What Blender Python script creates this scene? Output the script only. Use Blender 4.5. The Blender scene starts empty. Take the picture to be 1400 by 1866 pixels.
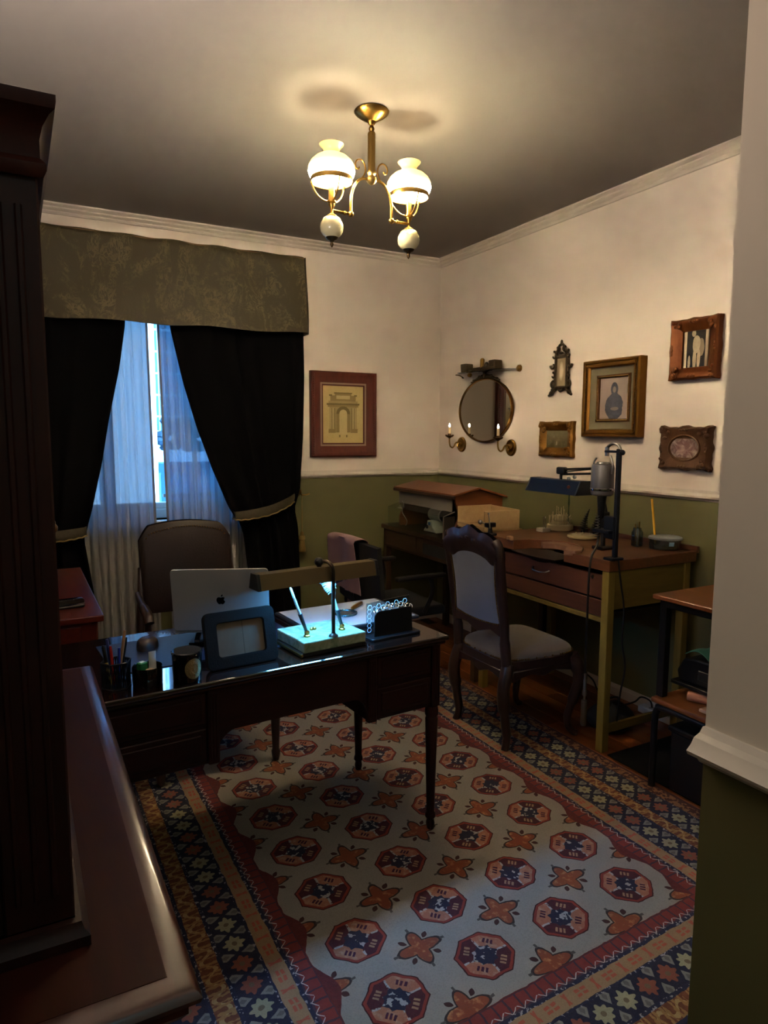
import bpy, bmesh, math, random
from mathutils import Vector, Matrix
random.seed(7)
PI = math.pi
SC = bpy.context.scene
COL = SC.collection

# ------------------------------------------------------------------ camera, world, light, exposure
H = 2.70                                            # ceiling height
cam_d = bpy.data.cameras.new('camera')
cam = bpy.data.objects.new('camera', cam_d); COL.objects.link(cam)
cam_d.sensor_fit = 'VERTICAL'; cam_d.sensor_height = 36.0
cam_d.lens = 36.0 * 1249.0 / 1866.0
cam_d.clip_start = 0.02
def cam_matrix(yaw, pitch, roll, loc):
    f = Vector((math.sin(yaw)*math.cos(pitch), math.cos(yaw)*math.cos(pitch), -math.sin(pitch)))
    r = Vector((math.cos(yaw), -math.sin(yaw), 0)); u = r.cross(f)
    c, s = math.cos(roll), math.sin(roll)
    r2 = c*r + s*u; u2 = c*u - s*r
    m = Matrix((r2, u2, -f)).transposed().to_4x4(); m.translation = Vector(loc)
    return m
cam.matrix_world = cam_matrix(0.493, 0.1147, 0.0043, (-2.856, -4.4324, 1.4288))
SC.camera = cam
SC.view_settings.view_transform = 'Standard'
SC.view_settings.look = 'None'
SC.view_settings.gamma = 1.0
SC.view_settings.use_curve_mapping = False
SC.view_settings.exposure = -0.10
SC.cycles.max_bounces = 10
SC.cycles.diffuse_bounces = 6
SC.cycles.glossy_bounces = 5
SC.cycles.transmission_bounces = 8
SC.cycles.transparent_max_bounces = 16
SC.cycles.sample_clamp_indirect = 4.0
SC.cycles.caustics_reflective = False
SC.cycles.caustics_refractive = False
SC.cycles.use_denoising = True

W = bpy.data.worlds.new('sky'); SC.world = W; W.use_nodes = True
bg = W.node_tree.nodes['Background']
bg.inputs['Color'].default_value = (0.16, 0.44, 1.0, 1)       # overcast daylight seen with a tungsten white balance
bg.inputs['Strength'].default_value = 14.0

def light(name, kind, loc, energy, color, size=None, size_y=None, rot=(0, 0, 0), radius=None):
    d = bpy.data.lights.new(name, kind); d.energy = energy; d.color = color
    if kind == 'AREA':
        d.shape = 'RECTANGLE'; d.size = size; d.size_y = size_y or size
    elif radius is not None: d.shadow_soft_size = radius
    o = bpy.data.objects.new(name, d); COL.objects.link(o); o.location = loc; o.rotation_euler = rot
    return o
# daylight portal in the window opening (guides sky sampling, adds no light)
wp = light('window_portal', 'AREA', (-2.10, 0.20, 1.60), 1.0, (1, 1, 1), 1.30, 1.44, (-PI/2, 0, 0))
wp.data.cycles.is_portal = True
# sun on the neighbour's house front; it comes from behind this room and never enters it
sun = light('sun', 'SUN', (0, 0, 6), 24.0, (0.50, 0.78, 1.0), rot=(math.radians(48), 0, 0)); sun.data.angle = .01
# dim hall ceiling lamp behind the camera, then two added fill lights
light('hall_lamp', 'AREA', (-2.75, -5.35, 2.66), 3.0, (0.30, 0.88, 1.0), 0.35, 0.35, (0, 0, 0))
light('added_ceiling_fill', 'AREA', (-3.01, -3.15, 1.80), 52.0, (1.0, 0.86, 0.78), 0.33, 0.70, (PI, 0, 0))  # unseen light added on top of the secretary to brighten the left ceiling
light('added_rug_fill', 'AREA', (-1.50, -4.43, 2.60), 9.0, (0.80, 1.0, 0.86), 0.9, 0.08, (0, 0, 0))  # unseen light added to lighten the near end of the rug

# ------------------------------------------------------------------ small node language
def lin(c):
    if isinstance(c, str):
        c = [int(c[i:i+2], 16)/255 for i in (0, 2, 4)]
        c = [x/12.92 if x <= .04045 else ((x+.055)/1.055)**2.4 for x in c]
    return (c[0], c[1], c[2], 1.0)
class NT:
    def __init__(s, mat): s.t = mat.node_tree; s.n = s.t.nodes; s.l = s.t.links
    def math(s, op, *a, clamp=False):
        n = s.n.new('ShaderNodeMath'); n.operation = op; n.use_clamp = clamp
        for i, x in enumerate(a):
            if isinstance(x, X): s.l.new(x.s, n.inputs[i])
            else: n.inputs[i].default_value = float(x)
        return X(s, n.outputs[0])
    def mix(s, f, a, b):
        n = s.n.new('ShaderNodeMix'); n.data_type = 'RGBA'; n.clamp_factor = True
        for i, x in ((0, f), (6, a), (7, b)):
            if isinstance(x, X): s.l.new(x.s, n.inputs[i])
            elif i == 0: n.inputs[i].default_value = float(x)
            else: n.inputs[i].default_value = lin(x)
        return X(s, n.outputs[2])
    def coords(s, kind='Object', scale=(1, 1, 1), rot=(0, 0, 0)):
        tc = s.n.new('ShaderNodeTexCoord'); mp = s.n.new('ShaderNodeMapping')
        mp.inputs['Scale'].default_value = scale; mp.inputs['Rotation'].default_value = rot
        s.l.new(tc.outputs[kind], mp.inputs['Vector']); return X(s, mp.outputs[0])
    def xyz(s, v):
        n = s.n.new('ShaderNodeSeparateXYZ'); s.l.new(v.s, n.inputs[0]); return [X(s, o) for o in n.outputs]
    def noise(s, v, scale=5, detail=3, rough=.5, dist=0):
        n = s.n.new('ShaderNodeTexNoise'); s.l.new(v.s, n.inputs['Vector'])
        n.inputs['Scale'].default_value = scale; n.inputs['Detail'].default_value = detail
        n.inputs['Roughness'].default_value = rough; n.inputs['Distortion'].default_value = dist
        return X(s, n.outputs[0])
    def wave(s, v, scale=5, dist=2, detail=2, axis='X'):
        n = s.n.new('ShaderNodeTexWave'); s.l.new(v.s, n.inputs['Vector']); n.bands_direction = axis
        n.inputs['Scale'].default_value = scale; n.inputs['Distortion'].default_value = dist; n.inputs['Detail'].default_value = detail
        return X(s, n.outputs['Fac'])
    def bump(s, h, strength=.3, dist=.002):
        n = s.n.new('ShaderNodeBump'); s.l.new(h.s, n.inputs['Height'])
        n.inputs['Strength'].default_value = strength; n.inputs['Distance'].default_value = dist
        return n.outputs[0]
class X:
    def __init__(s, nt, sock): s.nt = nt; s.s = sock
    def __add__(s, o): return s.nt.math('ADD', s, o)
    __radd__ = __add__
    def __sub__(s, o): return s.nt.math('SUBTRACT', s, o)
    def __rsub__(s, o): return s.nt.math('SUBTRACT', o, s)
    def __mul__(s, o): return s.nt.math('MULTIPLY', s, o)
    __rmul__ = __mul__
    def __truediv__(s, o): return s.nt.math('DIVIDE', s, o)
    def abs(s): return s.nt.math('ABSOLUTE', s)
    def min(s, o): return s.nt.math('MINIMUM', s, o)
    def max(s, o): return s.nt.math('MAXIMUM', s, o)
    def lt(s, o): return s.nt.math('LESS_THAN', s, o)
    def gt(s, o): return s.nt.math('GREATER_THAN', s, o)
    def sin(s): return s.nt.math('SINE', s)
    def cos(s): return s.nt.math('COSINE', s)
    def sqrt(s): return s.nt.math('SQRT', s)
    def cell(s, p):                                   # centred repeat
        return s.nt.math('SUBTRACT', s.nt.math('FLOORED_MODULO', s + p/2, p), p/2)
    def idx(s, p): return s.nt.math('FLOOR', (s + p/2) / p)
    def parity(s): return s.nt.math('FLOORED_MODULO', s, 2)

MATS = {}
def mat(name, color, rough=.5, metal=0.0, spec=.5, coat=0.0, coat_rough=.05, vary=0.0, vscale=8, bump=0.0, bscale=60, emit=None, estr=0, trans=0, alpha=None, ior=1.45, sheen=0):
    if name in MATS: return MATS[name]
    m = bpy.data.materials.new(name); m.use_nodes = True; MATS[name] = m
    p = m.node_tree.nodes['Principled BSDF']; nt = NT(m)
    p.inputs['Base Color'].default_value = lin(color); p.inputs['Roughness'].default_value = rough
    p.inputs['Metallic'].default_value = metal; p.inputs['Specular IOR Level'].default_value = spec
    p.inputs['Coat Weight'].default_value = coat; p.inputs['Coat Roughness'].default_value = coat_rough
    p.inputs['Transmission Weight'].default_value = trans; p.inputs['IOR'].default_value = ior
    p.inputs['Sheen Weight'].default_value = sheen
    if emit: p.inputs['Emission Color'].default_value = lin(emit); p.inputs['Emission Strength'].default_value = estr
    v = nt.coords()
    n1 = nt.noise(v, vscale, 4, .6)
    if vary:
        c = lin(color)
        a = [x*(1-vary) for x in c[:3]]; b = [min(1, x*(1+vary)) for x in c[:3]]
        nt.l.new(nt.mix(n1, a, b).s, p.inputs['Base Color'])
    if bump:
        nt.l.new(nt.bump(nt.noise(v, bscale, 3), bump, .004), p.inputs['Normal'])
    return m
def custom(name, fn, rough=.5, metal=0, spec=.5, coat=0, coat_rough=.05, bump=None):
    if name in MATS: return MATS[name]
    m = bpy.data.materials.new(name); m.use_nodes = True; MATS[name] = m
    p = m.node_tree.nodes['Principled BSDF']; nt = NT(m)
    p.inputs['Roughness'].default_value = rough; p.inputs['Metallic'].default_value = metal
    p.inputs['Specular IOR Level'].default_value = spec
    p.inputs['Coat Weight'].default_value = coat; p.inputs['Coat Roughness'].default_value = coat_rough
    r = fn(nt)
    c, h = r if isinstance(r, tuple) else (r, None)
    nt.l.new(c.s, p.inputs['Base Color'])
    if h is not None: nt.l.new(nt.bump(h, *(bump or (.3, .002))), p.inputs['Normal'])
    return m
def wood(name, c1, c2, axis=0, rough=.4, scale=1.0, coat=0.0, spec=.5, coat_rough=.08):
    def fn(nt):
        s = [14*scale]*3; s[axis] = 1.3*scale
        v = nt.coords('Object', s)
        g = nt.noise(v, 3.0, 6, .65, .6)
        f = nt.noise(nt.coords('Object', [x*6 for x in s]), 4, 2)
        return nt.mix(g*1.5 - .25, c1, c2), g*.7 + f*.3
    return custom(name, fn, rough, 0, spec, coat, coat_rough, (.12, .002))

brass = mat('aged_brass', '9a7a3c', .3, 1.0, vary=.2, vscale=20)
brass_dark = mat('dark_brass', '6b5330', .38, 1.0, vary=.3, vscale=30)
gilt = mat('worn_gilt', '8a6228', .42, .75, vary=.4, vscale=25, bump=.5, bscale=90)
gilt_dark = mat('dark_gilt', '5d3d1c', .45, .55, vary=.45, vscale=22, bump=.6, bscale=80)
bronze = mat('dark_bronze', '3e3424', .45, .6, vary=.4, vscale=40, bump=.5, bscale=90)
chrome = mat('chrome', 'c8c8c8', .12, 1.0)
steel = mat('brushed_steel', '9a9a98', .35, 1.0)
black_metal = mat('black_metal', '101114', .4, .2)
black_plastic = mat('black_plastic', '0e0e10', .38)
black_leather = mat('black_leather', '0c0c0d', .6, spec=.2, bump=.2, bscale=200)
paint_white = mat('white_trim_paint', 'd6cbbd', .5, vary=.03)
milk = mat('milk_porcelain', 'd9d2a8', .18, coat=.6)
glass = None
def glass_mat(name, tint='ffffff', refl=1.0, rough=0.0):
    if name in MATS: return MATS[name]
    m = bpy.data.materials.new(name); m.use_nodes = True; MATS[name] = m
    t = m.node_tree; t.nodes.clear()
    o = t.nodes.new('ShaderNodeOutputMaterial'); mx = t.nodes.new('ShaderNodeMixShader')
    tr = t.nodes.new('ShaderNodeBsdfTransparent'); tr.inputs[0].default_value = lin(tint)
    g = t.nodes.new('ShaderNodeBsdfGlossy'); g.inputs['Roughness'].default_value = rough
    ge = t.nodes.new('ShaderNodeNewGeometry'); dp = t.nodes.new('ShaderNodeVectorMath'); dp.operation = 'DOT_PRODUCT'
    t.links.new(ge.outputs['Normal'], dp.inputs[0]); t.links.new(ge.outputs['Incoming'], dp.inputs[1])
    nt = NT(m); c = X(nt, dp.outputs['Value']).abs()          # Schlick, the same on both faces of the thin sheet
    k = nt.math('POWER', 1 - c, 5)*.96 + .04
    t.links.new((k*refl).s, mx.inputs[0])
    t.links.new(tr.outputs[0], mx.inputs[1]); t.links.new(g.outputs[0], mx.inputs[2]); t.links.new(mx.outputs[0], o.inputs[0])
    return m
glass = glass_mat('clear_glass', 'f2f7f7')
acrylic = glass_mat('clear_acrylic', 'dfe8ea', 1.6)

def frost_mat(name, col, clear):
    # cloudy sheet: part clear, part scattering
    if name in MATS: return MATS[name]
    m = bpy.data.materials.new(name); m.use_nodes = True; MATS[name] = m
    t = m.node_tree; t.nodes.clear(); o = t.nodes.new('ShaderNodeOutputMaterial'); mx = t.nodes.new('ShaderNodeMixShader'); mx.inputs[0].default_value = clear
    d = t.nodes.new('ShaderNodeBsdfDiffuse'); d.inputs[0].default_value = lin(col); tr = t.nodes.new('ShaderNodeBsdfTransparent')
    t.links.new(d.outputs[0], mx.inputs[1]); t.links.new(tr.outputs[0], mx.inputs[2]); t.links.new(mx.outputs[0], o.inputs[0]); return m

# ------------------------------------------------------------------ mesh builder
INFO = {}                                               # object -> inverse matrix of its thing
class MB:
    def __init__(s): s.bm = bmesh.new(); s.hard = False
    def _merge(s, b2, M=None):
        if M is not None: bmesh.ops.transform(b2, matrix=M, verts=b2.verts)
        me = bpy.data.meshes.new('tmp'); b2.to_mesh(me); b2.free(); s.bm.from_mesh(me); bpy.data.meshes.remove(me)
    def box(s, x0, x1, y0, y1, z0, z1, bev=0.0, seg=1, M=None):
        b = bmesh.new(); bmesh.ops.create_cube(b, size=1)
        for v in b.verts: v.co = Vector(((x0+x1)/2 + v.co.x*(x1-x0), (y0+y1)/2 + v.co.y*(y1-y0), (z0+z1)/2 + v.co.z*(z1-z0)))
        if bev and seg > 1: s.hard = True          # keep bevel facets from bending the flat faces' shading
        if bev: bmesh.ops.bevel(b, geom=list(b.edges), offset=bev, segments=seg, affect='EDGES', profile=.5)
        s._merge(b, M); return s
    def prism(s, pts, axis, a, b, bev=0.0, seg=1, M=None):
        # pts: 2D outline; axis: extrusion axis index; outline coords go to the other two axes in order
        oth = [i for i in range(3) if i != axis]
        bm = bmesh.new()
        def mk(p, t):
            c = [0, 0, 0]; c[oth[0]] = p[0]; c[oth[1]] = p[1]; c[axis] = t; return bm.verts.new(c)
        A = [mk(p, a) for p in pts]; B = [mk(p, b) for p in pts]; n = len(pts)
        bm.faces.new(A); bm.faces.new(list(reversed(B)))
        for i in range(n): bm.faces.new((A[i], B[i], B[(i+1) % n], A[(i+1) % n]))
        bmesh.ops.recalc_face_normals(bm, faces=bm.faces)
        if bev:
            if seg > 1: s.hard = True
            bmesh.ops.bevel(bm, geom=list(bm.edges), offset=bev, segments=seg, affect='EDGES', profile=.5)
        s._merge(bm, M); return s
    def cyl(s, p0, p1, r0, r1=None, seg=16, caps=True):
        r1 = r0 if r1 is None else r1
        return s.tube([p0, p1], [r0, r1], seg, caps)
    def tube(s, path, r, seg=10, caps=True, closed=False):
        P = [Vector(p) for p in path]; n = len(P)
        R = r if isinstance(r, (list, tuple)) else [r]*n
        bm = bmesh.new(); rings = []
        up = None
        for i in range(n):
            if closed: d = P[(i+1) % n] - P[i-1]
            else: d = P[min(i+1, n-1)] - P[max(i-1, 0)]
            if d.length < 1e-9: d = Vector((0, 0, 1))
            d.normalize()
            if up is None:
                up = Vector((0, 0, 1)) if abs(d.z) < .9 else Vector((1, 0, 0))
            a = (up - d*up.dot(d)); a.normalize(); b = d.cross(a); up = a
            rings.append([bm.verts.new(P[i] + (a*math.cos(2*PI*k/seg) + b*math.sin(2*PI*k/seg))*R[i]) for k in range(seg)])
        m = n if closed else n-1
        for i in range(m):
            A, B = rings[i], rings[(i+1) % n]
            for k in range(seg): bm.faces.new((A[k], A[(k+1) % seg], B[(k+1) % seg], B[k]))
        if caps and not closed:
            bm.faces.new(list(reversed(rings[0]))); bm.faces.new(rings[-1])
        bmesh.ops.recalc_face_normals(bm, faces=bm.faces)
        s._merge(bm); return s
    def lathe(s, prof, c=(0, 0, 0), seg=24, axis='Z', M=None, sx=1, sy=1):
        # prof: [(r, h)] along the axis
        bm = bmesh.new(); rings = []
        for r, h in prof:
            if r < 1e-5: rings.append([bm.verts.new((0, 0, h))])
            else: rings.append([bm.verts.new((r*math.cos(2*PI*k/seg)*sx, r*math.sin(2*PI*k/seg)*sy, h)) for k in range(seg)])
        for A, B in zip(rings, rings[1:]):
            for k in range(seg):
                if len(A) == 1 and len(B) == 1: break
                if len(A) == 1: bm.faces.new((A[0], B[(k+1) % seg], B[k]))
                elif len(B) == 1: bm.faces.new((A[k], A[(k+1) % seg], B[0]))
                else: bm.faces.new((A[k], A[(k+1) % seg], B[(k+1) % seg], B[k]))
        bmesh.ops.recalc_face_normals(bm, faces=bm.faces)
        R = Matrix.Identity(4)
        if axis == 'X': R = Matrix.Rotation(PI/2, 4, 'Y')
        if axis == '-X': R = Matrix.Rotation(-PI/2, 4, 'Y')
        if axis == '-Y': R = Matrix.Rotation(PI/2, 4, 'X')
        T = Matrix.Translation(Vector(c)) @ R
        s._merge(bm, (M @ T) if M is not None else T); return s
    def ball(s, c, r, sx=1, sy=1, sz=1, seg=16, rings=10):
        prof = [(r*math.sin(PI*i/rings), -r*math.cos(PI*i/rings)*sz) for i in range(rings+1)]
        return s.lathe(prof, c, seg, sx=sx, sy=sy)
    def surf(s, fn, nu, nv, thick=0.0):
        # fn(u,v)->xyz on a grid; thick: closed shell thickness along normals
        bm = bmesh.new()
        V = [[bm.verts.new(fn(i/nu, j/nv)) for j in range(nv+1)] for i in range(nu+1)]
        for i in range(nu):
            for j in range(nv): bm.faces.new((V[i][j], V[i+1][j], V[i+1][j+1], V[i][j+1]))
        bmesh.ops.recalc_face_normals(bm, faces=bm.faces)
        if thick: bmesh.ops.solidify(bm, geom=list(bm.faces), thickness=thick)
        s._merge(bm); return s
    def frame(s, axis, ext, prof, cen=(0, 0, 0)):
        # picture frame with mitred corners on wall. axis 0: wall normal -x (extent y,z); axis 1: wall normal -y (extent x,z)
        # ext=(w,h) outer size ; prof: [(inset, depth)] depth is distance off the wall
        bm = bmesh.new(); w, h = ext; loops = []
        for ins, dep in prof:
            hw, hh = w/2-ins, h/2-ins; ring = []
            for a, b in ((-hw, -hh), (hw, -hh), (hw, hh), (-hw, hh)):
                ring.append(bm.verts.new((-dep, a, b) if axis == 0 else (a, -dep, b)))
            loops.append(ring)
        for A, B in zip(loops, loops[1:]):
            for k in range(4): bm.faces.new((A[k], A[(k+1) % 4], B[(k+1) % 4], B[k]))
        bmesh.ops.recalc_face_normals(bm, faces=bm.faces)
        s._merge(bm, Matrix.Translation(Vector(cen))); return s
    def xf(s, M): bmesh.ops.transform(s.bm, matrix=M, verts=s.bm.verts); return s
    def build(s, name, m, parent=None, smooth=35, kind=None):
        if smooth:
            lim = math.radians(smooth)
            for f in s.bm.faces: f.smooth = True
            for e in s.bm.edges:
                if len(e.link_faces) == 2:
                    sharp = e.calc_face_angle(0) > lim
                    if s.hard and not sharp:
                        a, b = (f.calc_area() for f in e.link_faces); sharp = max(a, b) > 5*min(a, b)
                    e.smooth = not sharp
        me = bpy.data.meshes.new(name); s.bm.to_mesh(me); s.bm.free()
        o = bpy.data.objects.new(name, me); COL.objects.link(o)
        for x in (m if isinstance(m, (list, tuple)) else [m]): me.materials.append(x)
        if parent is not None:
            o.parent = parent; inv = INFO.get(parent)
            if inv is not None: me.transform(inv)
            INFO[o] = inv
        if kind: o['kind'] = kind
        return o
def thing(name, label, cat, loc, rz=0.0, group=None, local=False):
    o = bpy.data.objects.new(name, None); COL.objects.link(o); o.empty_display_size = .05
    o.location = loc; o.rotation_euler = (0, 0, rz)
    o['label'] = label; o['category'] = cat
    if group: o['group'] = group
    INFO[o] = None if local else (Matrix.Translation(Vector(loc)) @ Matrix.Rotation(rz, 4, 'Z')).inverted()
    return o
def tag(o, label, cat, group=None):
    o['label'] = label; o['category'] = cat
    if group: o['group'] = group
    return o
def S(o): o['kind'] = 'structure'; return o
def recentre(o):
    # put a single-mesh thing's origin at its base
    me = o.data; xs = [v.co for v in me.vertices]
    c = Vector(((min(v.x for v in xs)+max(v.x for v in xs))/2, (min(v.y for v in xs)+max(v.y for v in xs))/2, min(v.z for v in xs)))
    me.transform(Matrix.Translation(-c)); o.location = c; return o
def label(o, t): o['label'] = t; return o
def interp(t, P):
    for (a, *A), (b, *B) in zip(P, P[1:]):
        if t <= b or (b, *B) == P[-1]:
            f = min(1, max(0, (t-a)/(b-a))); return [x+(y-x)*f for x, y in zip(A, B)] if len(A) > 1 else A[0]+(B[0]-A[0])*f
def smooth_path(P, n=6):
    # Catmull-Rom through points
    P = [Vector(p) for p in P]; out = []
    for i in range(len(P)-1):
        p0 = P[max(i-1, 0)]; p1 = P[i]; p2 = P[i+1]; p3 = P[min(i+2, len(P)-1)]
        for k in range(n):
            t = k/n
            out.append(.5*((2*p1)+(p2-p0)*t+(2*p0-5*p1+4*p2-p3)*t*t+(-p0+3*p1-3*p2+p3)*t**3))
    out.append(P[-1]); return out
def dup(root, loc, rz, lab, group=None):
    r = root.copy(); COL.objects.link(r); r.location = loc; r.rotation_euler = (0, 0, rz); r['label'] = lab
    if group: r['group'] = group
    for ch in list(root.children):
        c = ch.copy(); COL.objects.link(c); c.parent = r
        for g in list(ch.children):
            d = g.copy(); COL.objects.link(d); d.parent = c
    return r

# ------------------------------------------------------------------ room shell
RAIL = 1.1165
def wall_fn(nt):
    v = nt.coords(); x, y, z = nt.xyz(v)
    n = nt.noise(v, 3, 3)
    up = nt.mix(n, (.76, .675, .58), (.81, .72, .62)); lo = nt.mix(n, (.118, .112, .044), (.136, .128, .052))
    return nt.mix(z.gt(RAIL + .01), lo, up), nt.noise(v, 140, 2)
wall_m = custom('two_tone_wall_paint', wall_fn, .55, bump=(.015, .001))
ceil_m = mat('ceiling_paint', (.250, .226, .198), .7, vary=.02)
DY0, HX, HY = -4.02, -2.28, -6.0                       # near wall stub, its passage face, hall end
WX0, WX1, WZ0, WZ1 = -2.75, -1.45, .88, 2.32           # window opening
b = MB()
b.box(-3.32, WX0, 0, .25, 0, H); b.box(WX1, .12, 0, .25, 0, H); b.box(WX0, WX1, 0, .25, 0, WZ0); b.box(WX0, WX1, 0, .25, WZ1, H)
S(b.build('wall_window', wall_m, smooth=0))
S(MB().box(0, .12, DY0-.12, 0, 0, H).build('wall_right', wall_m, smooth=0))
S(MB().box(-3.32, -3.2, HY, 0, 0, H).build('wall_left', wall_m, smooth=0))
DX0, DX1 = -2.08, -.92                                # unseen opening added in the near wall to pass the rug fill light
S(MB().box(HX, DX0, DY0-.12, DY0, 0, H).box(DX1, .12, DY0-.12, DY0, 0, H).box(DX0, DX1, DY0-.12, DY0, 2.05, H).box(HX, HX+.12, HY, DY0-.12, 0, H).build('wall_near', wall_m, smooth=0))
S(MB().box(HX+.12, .12, -5.12, -5.0, 0, H).box(0, .12, -5.0, DY0-.12, 0, H).build('wall_added_room', wall_m, smooth=0))  # unseen walls added to enclose the rug fill light
S(MB().box(-3.32, HX+.12, HY-.12, HY, 0, H).build('wall_hall', wall_m, smooth=0))
S(MB().box(-3.32, .12, HY-.12, .25, H, H+.12).build('ceiling', ceil_m, smooth=0))
floor_m = mat('floor_bed', '1a0d06', .7)
floor = S(MB().box(-3.32, .12, HY-.12, .25, -.12, -.012).build('floor', floor_m, smooth=0))
pm = [wood('parquet_%d' % i, c1, c2, 1, .38, 1.0, .25) for i, (c1, c2) in enumerate([('5e2d12', '8a4a20'), ('6a3415', '96552a'), ('532710', '7a4019')])]
pmesh = []
for m in pm:
    o = MB().box(-.0425, .0425, -.45, .45, -.012, 0, bev=.0015).build('plank_source', m); pmesh.append(o.data); bpy.data.objects.remove(o)
rr = random.Random(3)
nx = 0; x = -.0435
while x > -3.2:
    off = rr.choice([0, .3, .6]) ; y = .44 - off
    while y > -4.4:
        if -3.16 < x and (x > -.95 or y > -.5 or y < -3.3):
            o = bpy.data.objects.new('floor_plank', rr.choice(pmesh)); COL.objects.link(o); o.parent = floor; o.location = (x, y-.45+.0, rr.uniform(-.0006, .0004))
        y -= .902
    x -= .087
S(MB().box(-3.2, -.98, -3.35, -.9, -.012, -.001).build('trim_floor_infill', pm[0], smooth=0))
def run(name, pts, prof, m=paint_white):
    # prof: [(out, z)]; pts: [(x,y,nx,ny)] polyline with inward mitre normals
    bm = bmesh.new(); R = []
    for x, y, nx_, ny_ in pts: R.append([bm.verts.new((x+nx_*o, y+ny_*o, z)) for o, z in prof])
    for A, B in zip(R, R[1:]):
        for i in range(len(prof)): j = (i+1) % len(prof); bm.faces.new((A[i], A[j], B[j], B[i]))
    bm.faces.new(R[0]); bm.faces.new(list(reversed(R[-1])))
    bmesh.ops.recalc_face_normals(bm, faces=bm.faces)
    o = MB(); o.bm.free(); o.bm = bm
    return S(o.build(name, m, smooth=18))
room = [(-3.2, DY0, 1, 0), (-3.2, 0, 1, -1), (0, 0, -1, -1), (0, DY0, -1, 0)]
crown = [(0, H-.055), (.012, H-.055), (.018, H-.045), (.018, H-.038), (.028, H-.032), (.034, H-.026), (.034, H-.019), (.046, H-.013), (.052, H-.008), (.052, H), (0, H)]
run('trim_crown', room, crown)
rail = [(0, RAIL), (.010, RAIL), (.014, RAIL+.008), (.026, RAIL+.014), (.026, RAIL+.024), (.016, RAIL+.030), (.010, RAIL+.036), (.006, RAIL+.050), (0, RAIL+.050)]
run('trim_rail_window', [(-3.2, 0, 0, -1), (-2.70, 0, 0, -1)], rail)
run('trim_rail_room', [(-1.50, 0, 0, -1), (0, 0, -1, -1), (0, DY0, -1, 0)], rail)
rail2 = [(0, RAIL-.003), (.006, RAIL-.003), (.012, RAIL+.004), (.024, RAIL+.009), (.026, RAIL+.013), (.020, RAIL+.018), (.016, RAIL+.024), (.008, RAIL+.027), (.004, RAIL+.032), (0, RAIL+.032)]
run('trim_rail_near', [(HX, HY, -1, 0), (HX, DY0, -1, 0)], rail2)
run('trim_crown_near', [(HX, HY, -1, 0), (HX, -4.86, -1, 0)], crown)
base = [(0, 0), (.016, 0), (.016, .045), (.010, .055), (.006, .062), (0, .062)]
run('baseboard_room', room, base)
run('baseboard_near', [(HX, HY, -1, 0), (HX, DY0, -1, 0)], base)

# window: casement frame, glass, sill
win = MB()
win.box(WX0, WX1, .10, .16, WZ0, WZ0+.06, .004); win.box(WX0, WX1, .10, .16, WZ1-.06, WZ1, .004)
for a in (WX0, WX1-.06): win.box(a, a+.06, .10, .16, WZ0, WZ1, .004)
wf = mat('window_frame_paint', 'd8dcd8', .4)
wo = S(win.build('window_1', wf))
for i, (a, c) in enumerate(((WX0+.06, -2.36), (-2.36, WX1-.06))):
    s = MB(); s.box(a, c, .105, .15, WZ0+.06, WZ0+.10, .004); s.box(a, c, .105, .15, WZ1-.10, WZ1-.06, .004)
    s.box(a, a+.045, .105, .15, WZ0+.06, WZ1-.06, .004); s.box(c-.045, c, .105, .15, WZ0+.06, WZ1-.06, .004)
    so = s.build('sash', wf, wo)
    MB().box(a+.04, c-.04, .125, .131, WZ0+.09, WZ1-.09).build('pane', glass, so)
S(MB().box(WX0-.03, WX1+.03, -.03, .10, WZ0-.03, WZ0, .006).build('window_sill', mat('pale_stone', 'c9c6be', .35)))

# what stands outside the window: white neighbour house, tiled outbuilding, hedge, railing
yd = 4.2
nb = thing('house', 'blinding white rendered house wall seen through the gap between the sheers', 'building', (-1.4, 5.0, -3.0))
nbw = MB().box(-3.4, -1.262, 4.6, 5.6, -3.0, 5.5).build('wall', mat('white_render', 'f6f4ee', .8), nb, 0)
MB().box(-3.4, -1.22, 4.52, 5.6, 5.5, 5.62, .02).build('roof_edge', mat('white_render', 'f6f4ee', .8), nb)
ob = thing('outbuilding', 'blue grey tiled outbuilding wall behind the white house wall', 'building', (-.8, 5.4, -3.0))
def tile_fn(nt):
    x, y, z = nt.xyz(nt.coords())
    g = (z.cell(.30).abs()).gt(.135).max((x.cell(.45).abs()).gt(.215))
    return nt.mix(g, '3f6d92', '9fc4de')
MB().box(-1.24, .9, 5.7, 6.4, 1.45, 5.6).build('tiled_wall', custom('outdoor_tile', tile_fn, .5), ob, 0)
MB().box(-1.24, .9, 5.75, 6.3, -3.0, .98).build('lower_wall', mat('outdoor_grey', '4f86b8', .7, vary=.25, vscale=6), ob, 0)
S(MB().box(-8, 8, 1.2, 9, -3.2, -3.0).build('courtyard_ground', mat('courtyard_paving', '8a8780', .8), None, 0))
hdg = thing('hedge', 'dark clipped hedge along the outbuilding beyond the window gap', 'hedge', (-.25, 5.4, -3.0))
hd = MB()
rh = random.Random(5)
for i in range(160):
    c = Vector((rh.uniform(-1.10, .6), rh.uniform(5.30, 5.50), rh.uniform(1.20, 1.60))); hd.ball(c, rh.uniform(.05, .11), 1, 1, .6, 6, 4)
hd.build('foliage', mat('hedge_leaves', '1c3a4a', .8, vary=.5, vscale=14), hdg, kind='stuff')
for i in range(5): MB().tube([(-1.0+.38*i, 5.4, -3.0), (-.98+.38*i, 5.42, -.8), (-1.0+.38*i, 5.4, 1.25)], [.05, .04, .03], 8).build('trunk', mat('hedge_bark', '3a3128', .9), hdg)
rl = thing('railing', 'dark slanted bar railing low in the window gap', 'railing', (-1.0, 4.4, -.1))
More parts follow.
